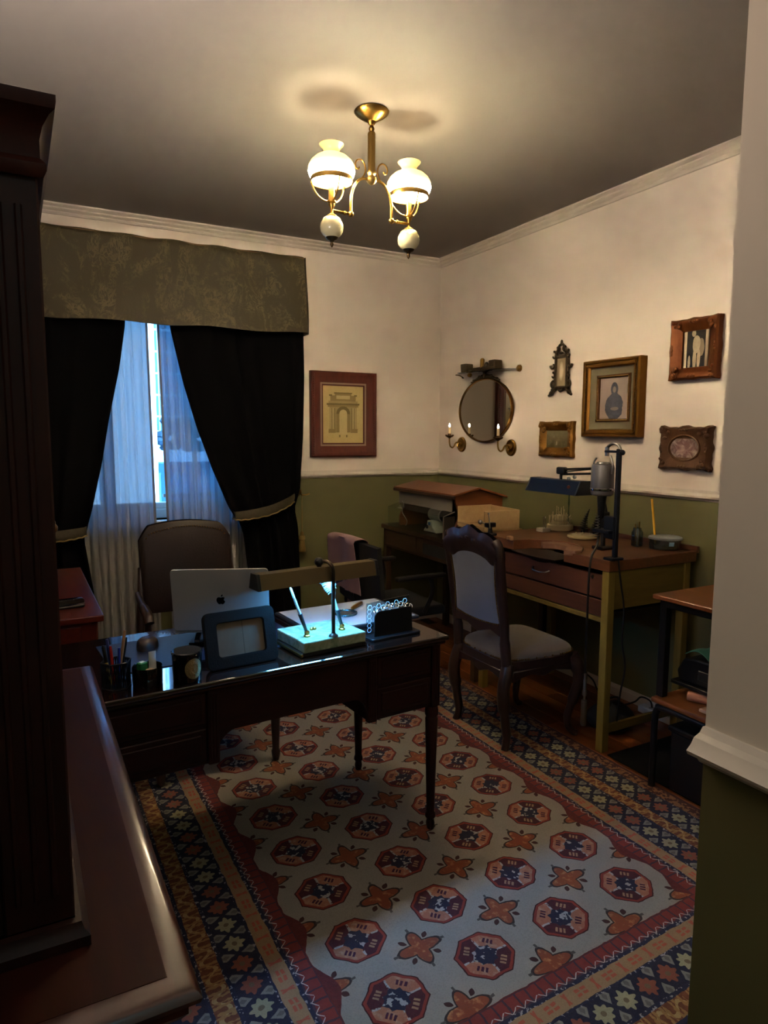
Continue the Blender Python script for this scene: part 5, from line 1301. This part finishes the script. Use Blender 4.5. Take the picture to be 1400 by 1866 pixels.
for s_ in (-1, 1):
    yf = YC + s_*.196
    MB().tube(smooth_path([(-.590, yf, .395), (-.570, yf + s_*.014, .35), (-.552, yf + s_*.024, .29), (-.572, yf + s_*.008, .19), (-.596, yf - s_*.004, .10), (-.594, yf - s_*.002, .045), (-.572, yf + s_*.008, .016), (-.558, yf + s_*.012, .004)], 5), [.032]*4 + [.036]*4 + [.034]*4 + [.026]*5 + [.019]*5 + [.016]*6 + [.015]*5 + [.018]*3, 12).build('front_leg', walnut, uc, 60)
    yr = YC + s_*.186
    MB().tube(smooth_path([(-.955, yr, .40), (-.975, yr + s_*.006, .34), (-.988, yr + s_*.010, .27), (-.972, yr + s_*.006, .15), (-.958, yr + s_*.004, .06), (-.972, yr + s_*.010, .004)], 5), [.030]*8 + [.029]*6 + [.021]*6 + [.018]*6, 12).build('rear_leg', walnut, uc, 60)
    pst = [(.40, .188), (.50, .184), (.58, .190), (.68, .190), (.78, .192), (.86, .196), (.91, .197), (.945, .190), (.956, .178)]
    MB().tube(smooth_path([(bx(z), YC + s_*w, z) for z, w in pst], 5), [.024]*6 + [.021]*8 + [.023]*27, 12).build('back_post', walnut, uc, 60)
top_in = lambda t: .858 + .036*math.cos(t*PI/2) - .014*math.exp(-((abs(t)-.72)/.14)**2)
def ztop(t): return 1.004 - .034*t*t - .022*abs(t)**7 - .010*math.exp(-((abs(t)-.38)/.12)**2) + .014*math.exp(-(t/.13)**2)
def crest(u, v):
    t = u*2-1; z0 = top_in(t) - .006; z1 = ztop(t)
    z = z0 + (z1-z0)*v; bul = .016*math.sin(PI*v)
    return (bx(z) - .012 - bul, YC + t*.205, z)
def crest2(u, v):
    x, y, z = crest(u, v); return (2*bx(z) - x + .0, y, z)
c_ = MB(); c_.surf(crest, 40, 8); c_.surf(crest2, 40, 8); bmesh.ops.remove_doubles(c_.bm, verts=c_.bm.verts, dist=.0005)
for t in (-.3, 0, .3): c_.ball((bx(.95)-.024, YC + t*.16, .950 + .012*math.exp(-(t/.2)**2)), .014, .6, 1.5, .8, 8, 5)
c_.build('crest_rail', walnut, uc, 50)
MB().prism([(YC-.188, .525), (YC-.10, .545), (YC, .512), (YC+.10, .545), (YC+.188, .525), (YC+.188, .590), (YC+.09, .578), (YC, .572), (YC-.09, .578), (YC-.188, .590)], 0, bx(.56)-.015, bx(.56)+.015, .004).build('lower_rail', walnut, uc, 40)
def bpan(sg):
    def f(u, v):
        t = u*2-1; z = .572 + (top_in(t) + .006 - .572)*v + .012*(1-v)*t*t
        return (bx(z) + sg*(.006 + .022*(math.sin(PI*u)*math.sin(PI*min(1, v*.97+.015)))**.5), YC + t*(.174 - .012*math.sin(PI*v)), z)
    return f
p_ = MB().surf(bpan(-1), 24, 28).surf(bpan(1), 24, 28); bmesh.ops.remove_doubles(p_.bm, verts=p_.bm.verts, dist=.0005); p_.build('back_upholstery', blue_vel, uc, 80)
nl = MB()
for s_ in (-1, 1):
    for i in range(34):
        v = i/33; x, y, z = bpan(-1)(0.0 if s_ < 0 else 1.0, v); nl.ball((x-.006, y, z), .0048, 1, 1, 1, 6, 4)
for i in range(26): x, y, z = bpan(-1)(i/25, 0.0); nl.ball((x-.006, y, z), .0048, 1, 1, 1, 6, 4)
nl.build('back_nail_trim', brass_dark, uc, 60, kind='stuff')

# ------------------------------------------------------------------ leather armchair behind the desk (faces -y)
lea = mat('brown_leather', '170b0a', .45, spec=.3, coat=.0, vary=.25, vscale=7, bump=.25, bscale=120)
AX = -2.160
la = thing('leather_armchair', 'high backed dark brown leather armchair behind the desk', 'armchair', (AX, -1.45, .008))
def ay(z): return -1.225 + .11*max(0, (z-.45)/.55)
def aback(sg):
    def f(u, v):
        t = u*2-1; zt = 1.012 - .030*t*t - .055*max(0, abs(t)-.78)**1.2/.22**1.2*1.0
        z = .60 + (zt-.60)*v; e = (max(0, math.sin(PI*u))*max(0, math.sin(PI*(v*.96+.02))))**.35
        return (AX + t*.212*(1+.01*v), ay(z) - .0 + sg*(.012 + .038*e), z)
    return f
q = MB().surf(aback(-1), 36, 30).surf(aback(1), 36, 30); bmesh.ops.remove_doubles(q.bm, verts=q.bm.verts, dist=.0008)
q.build('back_cushion', lea, la, 80)
st = MB()
for i in range(30):
    t = (i+.5)/30; x, y, z = aback(-1)(.06+.88*t, .905 + .035*math.sin(PI*t)); st.ball((x, y-.002, z), .0042, 1, 1, 1, 6, 4)
st.build('stud_trim', brass_dark, la, 60, kind='stuff')
MB().surf(lambda u, v: (AX + (u*2-1)*.235, -1.70 + .46*v, .42 + .075*(math.sin(PI*u)*math.sin(PI*v))**.35), 24, 20, .004).build('seat_cushion', lea, la, 80)
MB().box(AX-.245, AX+.245, -1.715, -1.225, .335, .418, .008, 2).build('seat_frame', walnut, la)
for s_ in (-1, 1):
    MB().tube(smooth_path([(AX+s_*.205, ay(.8)+.02, .80), (AX+s_*.215, ay(.7), .70), (AX+s_*.228, ay(.55), .55), (AX+s_*.232, -1.235, .36)], 6), .017, 10).build('back_post', walnut, la, 60)
    MB().tube(smooth_path([(AX+s_*.230, ay(.69), .685), (AX+s_*.245, -1.33, .695), (AX+s_*.250, -1.47, .690), (AX+s_*.248, -1.55, .675), (AX+s_*.246, -1.575, .650)], 6), [.015]*12 + [.020]*13, 10).build('arm_rest', walnut, la, 60)
    MB().tube(smooth_path([(AX+s_*.247, -1.545, .665), (AX+s_*.244, -1.52, .58), (AX+s_*.246, -1.56, .48), (AX+s_*.244, -1.60, .40)], 6), .014, 10).build('arm_support', walnut, la, 60)
    MB().lathe([(0, .34), (.022, .34), (.026, .32), (.020, .30), (.024, .285), (.015, .06), (.020, .05), (.018, .03), (.013, .010), (0, .009)], (AX+s_*.243, -1.695, 0), 14).build('front_leg', walnut, la)
    MB().tube([(AX+s_*.232, -1.245, .36), (AX+s_*.232, -1.215, .009)], [.022, .015], 10).build('rear_leg', walnut, la)

# ------------------------------------------------------------------ black office chair with cloth over its back
oc = thing('office_chair', 'black armchair by the green wall, mostly hidden behind desk lamp', 'chair', (-.95, -.97, .001))
bp = MB().surf(lambda u, v: (-1.150 - .03*math.cos(PI*(u-.5)) - .035*v, -1.245 + .55*u, .46 + v*(.355 + .012*math.sin(PI*u))), 14, 12, .028); bp.build('back_rest', mat('black_cloth', '0d0d10', .8), oc, 50)
MB().box(-1.14, -.72, -1.22, -.72, .40, .455, .020, 3).build('seat', mat('black_cloth', '0d0d10', .8), oc)
for y in (-1.265, -.690):
    MB().box(-1.08, -.765, y-.022, y+.022, .630, .655, .010, 2).build('arm_rest', black_plastic, oc)
    MB().tube(smooth_path([(-.86, y, .635), (-.845, y, .55), (-.88, y + (.03 if y < -1 else -.03), .43)], 5), .013, 8).build('arm_support', black_plastic, oc)
MB().tube(smooth_path([(-1.175, -.97, .56), (-1.165, -.97, .46), (-1.08, -.97, .395), (-.96, -.97, .39)], 5), .016, 8).build('back_bracket', black_metal, oc)
MB().cyl((-.95, -.97, .09), (-.95, -.97, .40), .022, seg=12).build('column', black_metal, oc)
for k in range(5):
    a = k*2*PI/5 + .3; e = Vector((-.95+.25*math.cos(a), -.97+.25*math.sin(a), .065))
    L = MB().tube([(-.95, -.97, .10), tuple(e)], [.022, .014], 8).build('leg', black_plastic, oc)
    MB().cyl((e.x, e.y-.012, .036), (e.x, e.y+.012, .036), .026, seg=14).build('caster', black_plastic, L)
def pink_fn(nt):
    v = nt.coords(); x, y, z = nt.xyz(v); n = nt.noise(v, 10, 3) - .5
    c = nt.mix(nt.noise(v, 6, 3), (.20, .115, .115), (.30, .185, .175))
    b1 = (z - .205 + (y+.0)*.35 + n*.05).abs().lt(.016) * (y + n*.1).abs().lt(.14)
    b2 = (z - .120 + (y+.0)*.1 + n*.06 + y*y*2).abs().lt(.014) * (y - .02).abs().lt(.11)
    return nt.mix(b1.max(b2), c, (.055, .045, .07))
def drape(u, v):
    y = -1.115 + .355*u + .01*math.sin(v*6); s_ = (v - .42)
    ztop = .832 + .012*math.sin(PI*(y+1.245)/.55)
    if abs(s_) < .04: x = -1.215 + s_*1.0; z = ztop + .010 - 6*s_*s_
    else:
        sg = 1 if s_ > 0 else -1; z = ztop - (abs(s_)-.04)*.80; x = -1.215 + sg*(.042 + .010*math.sin(u*9 + z*8)) + (ztop - z)*.10
    return (x, y, z)
tag(recentre(MB().surf(drape, 24, 60, .003).build('draped_cloth', custom('dusty_pink_cloth', pink_fn, .85, spec=.2), None, 60)), 'dusty pink cloth with dark stripes draped over the black armchair', 'cloth')

# ------------------------------------------------------------------ left side: return table, tall secretary on its cabinet
red_mah = wood('red_mahogany', '3a120a', '612314', 1, .30, 1.0, .35)
red_mah_z = wood('red_mahogany_upright', '2c0e08', '4a1b10', 2, .35, 1.0, .2)
rt = thing('side_table', 'reddish wooden side table with drawer between desk and curtain', 'table', (-2.89, -1.18, 0))
MB().box(-3.185, -2.590, -1.700, -.655, .715, .740, .004, 2).box(-3.18, -2.70, -1.695, -.66, .740, .7415, .0005).build('top', red_mah, rt)
MB().box(-3.17, -2.615, -1.680, -.675, .585, .714, .002).build('apron', red_mah, rt)
dr = MB().box(-3.12, -2.67, -1.690, -1.680, .600, .700, .003).build('drawer', red_mah, rt); MB().ball((-2.90, -1.70, .65), .012).build('knob', brass_dark, dr)
dr = MB().box(-2.615, -2.606, -1.62, -.74, .600, .700, .003).build('drawer', red_mah, rt); MB().ball((-2.597, -1.18, .65), .011).build('knob', brass_dark, dr)
for x in (-3.14, -2.645):
    for y in (-1.65, -.705): MB().prism([(-.025, .585), (.025, .585), (.016, .001), (-.016, .001)], 1, y-.022, y+.022, .003).xf(Matrix.Translation((x, 0, 0))).build('leg', red_mah_z, rt)
sp = thing('stapler', 'black stapler on the reddish side table', 'stapler', (-2.70, -1.53, .7416), .15, local=True)
MB().box(-.055, .055, -.018, .018, 0, .010, .003).build('base', black_plastic, sp)
MB().prism([(-.055, .010), (.050, .016), (.057, .024), (.050, .036), (-.040, .036), (-.058, .028)], 1, -.016, .016, .003).build('arm', mat('gloss_black', '0b0b0c', .15, coat=.5), sp)
MB().box(.030, .058, -.010, .010, .010, .016, .001).build('anvil', chrome, sp)

sec_z = wood('secretary_wood_upright', '1b0a07', '2c1109', 2, .5, .8, 0, .2)
sec_y = wood('secretary_wood', '1e0d09', '34150d', 1, .4, .8, 0, .10)
sc_ = thing('tall_secretary', 'tall dark wooden secretary cabinet with cornice filling left edge', 'cabinet', (-2.95, -3.08, 0))
CZ = .88; Y0, Y1 = -3.768, -2.735
MB().box(-3.18, -2.748, Y0, Y1, .10, CZ-.040, .003).build('base_cabinet', sec_z, sc_)
MB().box(-3.17, -2.765, Y0+.015, Y1-.02, .001, .10, .002).build('plinth', sec_z, sc_)
def ring_mould(prof, x1, y0, y1):
    bm = bmesh.new(); R = []
    for x, y, nx_, ny_ in ((-3.185, y0, 0, -1), (x1, y0, 1, -1), (x1, y1, 1, 1), (-3.185, y1, 0, 1)): R.append([bm.verts.new((x+nx_*o, y+ny_*o, z)) for o, z in prof])
    for A, B in zip(R, R[1:]):
        for i in range(len(prof)): j = (i+1) % len(prof); bm.faces.new((A[i], A[j], B[j], B[i]))
    bm.faces.new(R[0]); bm.faces.new(list(reversed(R[-1]))); bmesh.ops.recalc_face_normals(bm, faces=bm.faces); q = MB(); q._merge(bm); return q
edge_m = wood('secretary_edge', '26100a', '42190f', 1, .34, .8, .35, coat_rough=.12)
ring_mould([(0, CZ-.042), (.012, CZ-.042), (.018, CZ-.034), (.018, CZ-.026), (.028, CZ-.018), (.030, CZ-.012), (.027, CZ-.007), (.020, CZ-.003), (.010, CZ), (0, CZ)], -2.748, Y0, Y1).build('edge_moulding', edge_m, sc_, 30)
MB().box(-3.185, -2.747, Y0-.001, Y1+.001, CZ-.030, CZ+.0005).build('counter_top', sec_y, sc_)
for k in range(2):
    z0 = .14 + k*.34; d_ = MB().box(-2.749, -2.735, Y0+.06, Y1-.06, z0, z0+.31, .004).build('drawer', sec_z, sc_)
    for y in (Y0+.30, Y1-.30): MB().tube(smooth_path([(-2.735, y-.04, z0+.17), (-2.718, y-.035, z0+.16), (-2.715, y, z0+.152), (-2.718, y+.035, z0+.16), (-2.735, y+.04, z0+.17)], 4), .004, 6).build('handle', brass_dark, d_)
# upper case: framed end panel, grooved pilasters, base moulding, cornice
HY0, HY1, HT = -3.672, -2.80, 1.742
MB().box(-3.18, -2.838, HY0+.016, HY1, CZ+.001, HT-.06, .002).build('upper_case', sec_z, sc_)
for a, c in ((-3.18, -3.13), (-2.890, -2.824)):
    q = MB().box(a, c, HY0, HY0+.018, CZ+.028, HT-.072, .002)
    for i in range(3): q.cyl((a+.014+i*.017, HY0-.001, CZ+.06), (a+.014+i*.017, HY0-.001, HT-.10), .0035, seg=6)
    q.build('pilaster', sec_z, sc_)
MB().box(-2.840, -2.824, HY0+.0185, HY0+.075, CZ+.028, HT-.072, .002).build('front_pilaster', sec_z, sc_)
for z0, z1 in ((CZ+.028, CZ+.10), (HT-.16, HT-.072)): MB().box(-3.1295, -2.8905, HY0+.004, HY0+.018, z0, z1, .002).build('end_rail', sec_z, sc_)
MB().box(-3.12, -2.90, HY0+.010, HY0+.018, CZ+.11, HT-.17, .006).build('end_panel', sec_z, sc_)
ring_mould([(0, CZ+.001), (.014, CZ+.001), (.014, CZ+.012), (.008, CZ+.018), (.006, CZ+.026), (0, CZ+.028)], -2.824, HY0, HY1+.01).build('base_moulding', sec_z, sc_)
for y0, y1 in ((HY0+.08, -3.235), (-3.23, HY1-.01)):
    d_ = MB().box(-2.838, -2.824, y0, y1, CZ+.035, HT-.08, .003).build('door', sec_z, sc_); MB().box(-2.824, -2.819, y0+.06, y1-.06, CZ+.10, HT-.15, .005).build('door_panel', sec_z, d_)
    MB().ball((-2.812, y1-.03 if y0 < -3.4 else y0+.03, 1.28), .009).build('knob', brass_dark, d_)
cor = [(0, HT-.074), (.005, HT-.074), (.008, HT-.068), (.008, HT-.062), (.003, HT-.056), (.003, HT-.040), (.006, HT-.028), (.012, HT-.018), (.017, HT-.014), (.018, HT-.008), (.018, HT-.002), (.014, HT), (0, HT)]
ring_mould(cor, -2.824, HY0, HY1+.01).build('cornice', sec_y, sc_, 30)
MB().box(-3.185, -2.8245, HY0+.001, HY1, HT-.058, HT).build('top_board', sec_z, sc_)

# ------------------------------------------------------------------ metal and wood shelf unit, right
orange_w = wood('orange_wood', '5e3216', '7f4a24', 1, .4, 1.0, .15)
su = thing('shelf_unit', 'black metal shelf unit with orange wood shelves beside near wall', 'shelf', (-.36, -2.95, 0))
MB().box(-.655, -.06, -3.32, -2.590, .782, .800, .003).build('top_shelf', orange_w, su)
MB().box(-.655, -.06, -3.32, -2.605, .362, .384, .007, 2).build('lower_shelf', orange_w, su)
MB().box(-.56, -.07, -3.31, -2.62, .430, .445, .002).build('middle_shelf', black_metal, su)
fb = MB()
for y in (-2.625, -3.30):
    for x in (-.615, -.085): MB().box(x-.016, x+.016, y-.016, y+.016, .385, .781, .002).build('post', black_metal, su)
for x in (-.638, -.085):
    MB().tube(smooth_path([(x, -2.618, .004), (x, -2.618, .15), (x, -2.618, .29), (x, -2.630, .335), (x, -2.665, .348), (x, -2.95, .348), (x, -3.25, .348), (x, -3.29, .335), (x, -3.305, .29), (x, -3.305, .15), (x, -3.305, .004)], 6), .0135, 12).build('tube_leg', black_metal, su)
for y in (-2.70, -3.22): MB().cyl((-.625, y, .347), (-.10, y, .347), .011, seg=10).build('cross_tube', black_metal, su)
MB().box(-.60, -.10, -2.64, -2.61, .755, .781, .002).build('end_rail', black_metal, su)
MB().box(-.632, -.600, -3.29, -2.64, .752, .781, .002).build('front_rail', black_metal, su)
mc = thing('black_machine', 'black tool case on the middle shelf under the orange top', 'machine', (-.42, -2.80, .445))
MB().prism([(-2.96, .446), (-2.640, .446), (-2.630, .485), (-2.66, .540), (-2.71, .550), (-2.96, .550)], 0, -.54, -.22, .008, 2).build('body', black_plastic, mc)
MB().box(-.543, -.538, -2.90, -2.73, .470, .510, .002).build('front_plate', mat('charcoal_plate', '1b1c20', .3), mc)
gc = tag(recentre(MB().surf(lambda u, v: (-.52 + .20*v, -2.76 + .11*u, .577 - .024*(2*u-1)**2 + .004*math.sin(v*9)), 12, 10, .003).build('green_cloth', mat('teal_cloth', '4f8a74', .7, vary=.2, vscale=20))), 'folded teal green cloth lying on the black tool case', 'cloth')
rl_ = thing('paper_roll', 'pinkish rolled paper lying on the lower orange shelf', 'roll', (-.50, -2.90, .384))
MB().cyl((-.560, -2.705, .403), (-.42, -3.02, .403), .019, seg=18).build('roll', mat('pink_paper', 'b57a5c', .7), rl_); MB().cyl((-.561, -2.703, .403), (-.559, -2.7055, .403), .010, seg=12).build('core', mat('roll_core', '7d4f38', .8), rl_)
tag(recentre(MB().box(-.622, -.575, -3.02, -2.800, .3845, .398, .003).build('pale_slat', mat('pale_slat', 'b48e76', .6))), 'pale wooden slat at the front of the lower orange shelf', 'slat')
ob_ = thing('orange_box', 'bright orange box behind the paper roll on lower shelf', 'box', (-.35, -2.86, .384))
MB().box(-.40, -.20, -2.98, -2.755, .385, .462, .003).build('body', mat('orange_card', 'b0511b', .6), ob_); MB().box(-.402, -.198, -2.982, -2.753, .462, .478, .003).build('lid', mat('orange_card', 'b0511b', .6), ob_)
bc = thing('black_storage_box', 'black storage box on the floor beneath the shelf unit', 'box', (-.36, -2.95, .006))
MB().box(-.60, -.12, -3.26, -2.665, .008, .25, .006).build('body', black_plastic, bc); MB().box(-.61, -.11, -3.27, -2.655, .25, .275, .006).build('lid', black_plastic, bc)
tag(recentre(MB().prism([(-.592, -3.40), (-.04, -3.40), (-.04, -2.335), (-.592, -2.335)], 2, .001, .007, .002).build('floor_mat', mat('black_mat', '060607', .9, spec=.15, bump=.3, bscale=150))), 'black floor mat under the shelf unit beside the bench leg', 'mat')
bg_ = thing('black_bag', 'black slumped bag on the floor under the workbench', 'bag', (-.33, -2.12, .001))
MB().surf(lambda u, v: (lambda a, r, h: (-.36 + .13*r*math.cos(a), -2.13 + .10*r*math.sin(a), .001 + h))(2*PI*u, math.sin(PI*(.08+.92*v)/1.08*1.0)**.6 if v < .97 else 0.0, .12*(v) + .012*math.sin(u*19)*v), 28, 12).build('body', mat('black_fabric_bag', '0b0b0c', .85), bg_, 70)
MB().tube(smooth_path([(-.42, -2.13, .10), (-.40, -2.14, .155), (-.34, -2.15, .16), (-.31, -2.14, .11)], 5), .006, 6).build('strap', black_plastic, bg_)
pw = thing('power_strip', 'white power strip by the skirting under the workbench', 'power strip', (-.055, -2.16, .001))
MB().box(-.080, -.030, -2.30, -2.05, .001, .038, .006, 2).build('body', mat('white_plastic', 'c9c6c0', .4), pw)
for y in (-2.12, -2.17, -2.22): MB().lathe([(0, 0), (.016, 0), (.016, .002), (0, .002)], (-.055, y, .0375), 16).build('socket', mat('grey_socket', '8f8d89', .5), pw)
tag(recentre(MB().tube(smooth_path([(-.055, -2.12, .042), (-.06, -2.11, .075), (-.08, -2.07, .085), (-.10, -2.04, .05), (-.13, -1.95, .008), (-.09, -1.80, .008), (-.045, -1.70, .05), (-.03, -1.6, .07)], 6), .0045, 6).build('black_cable', black_plastic)), 'black cable looping from the power strip along the skirting', 'cable')
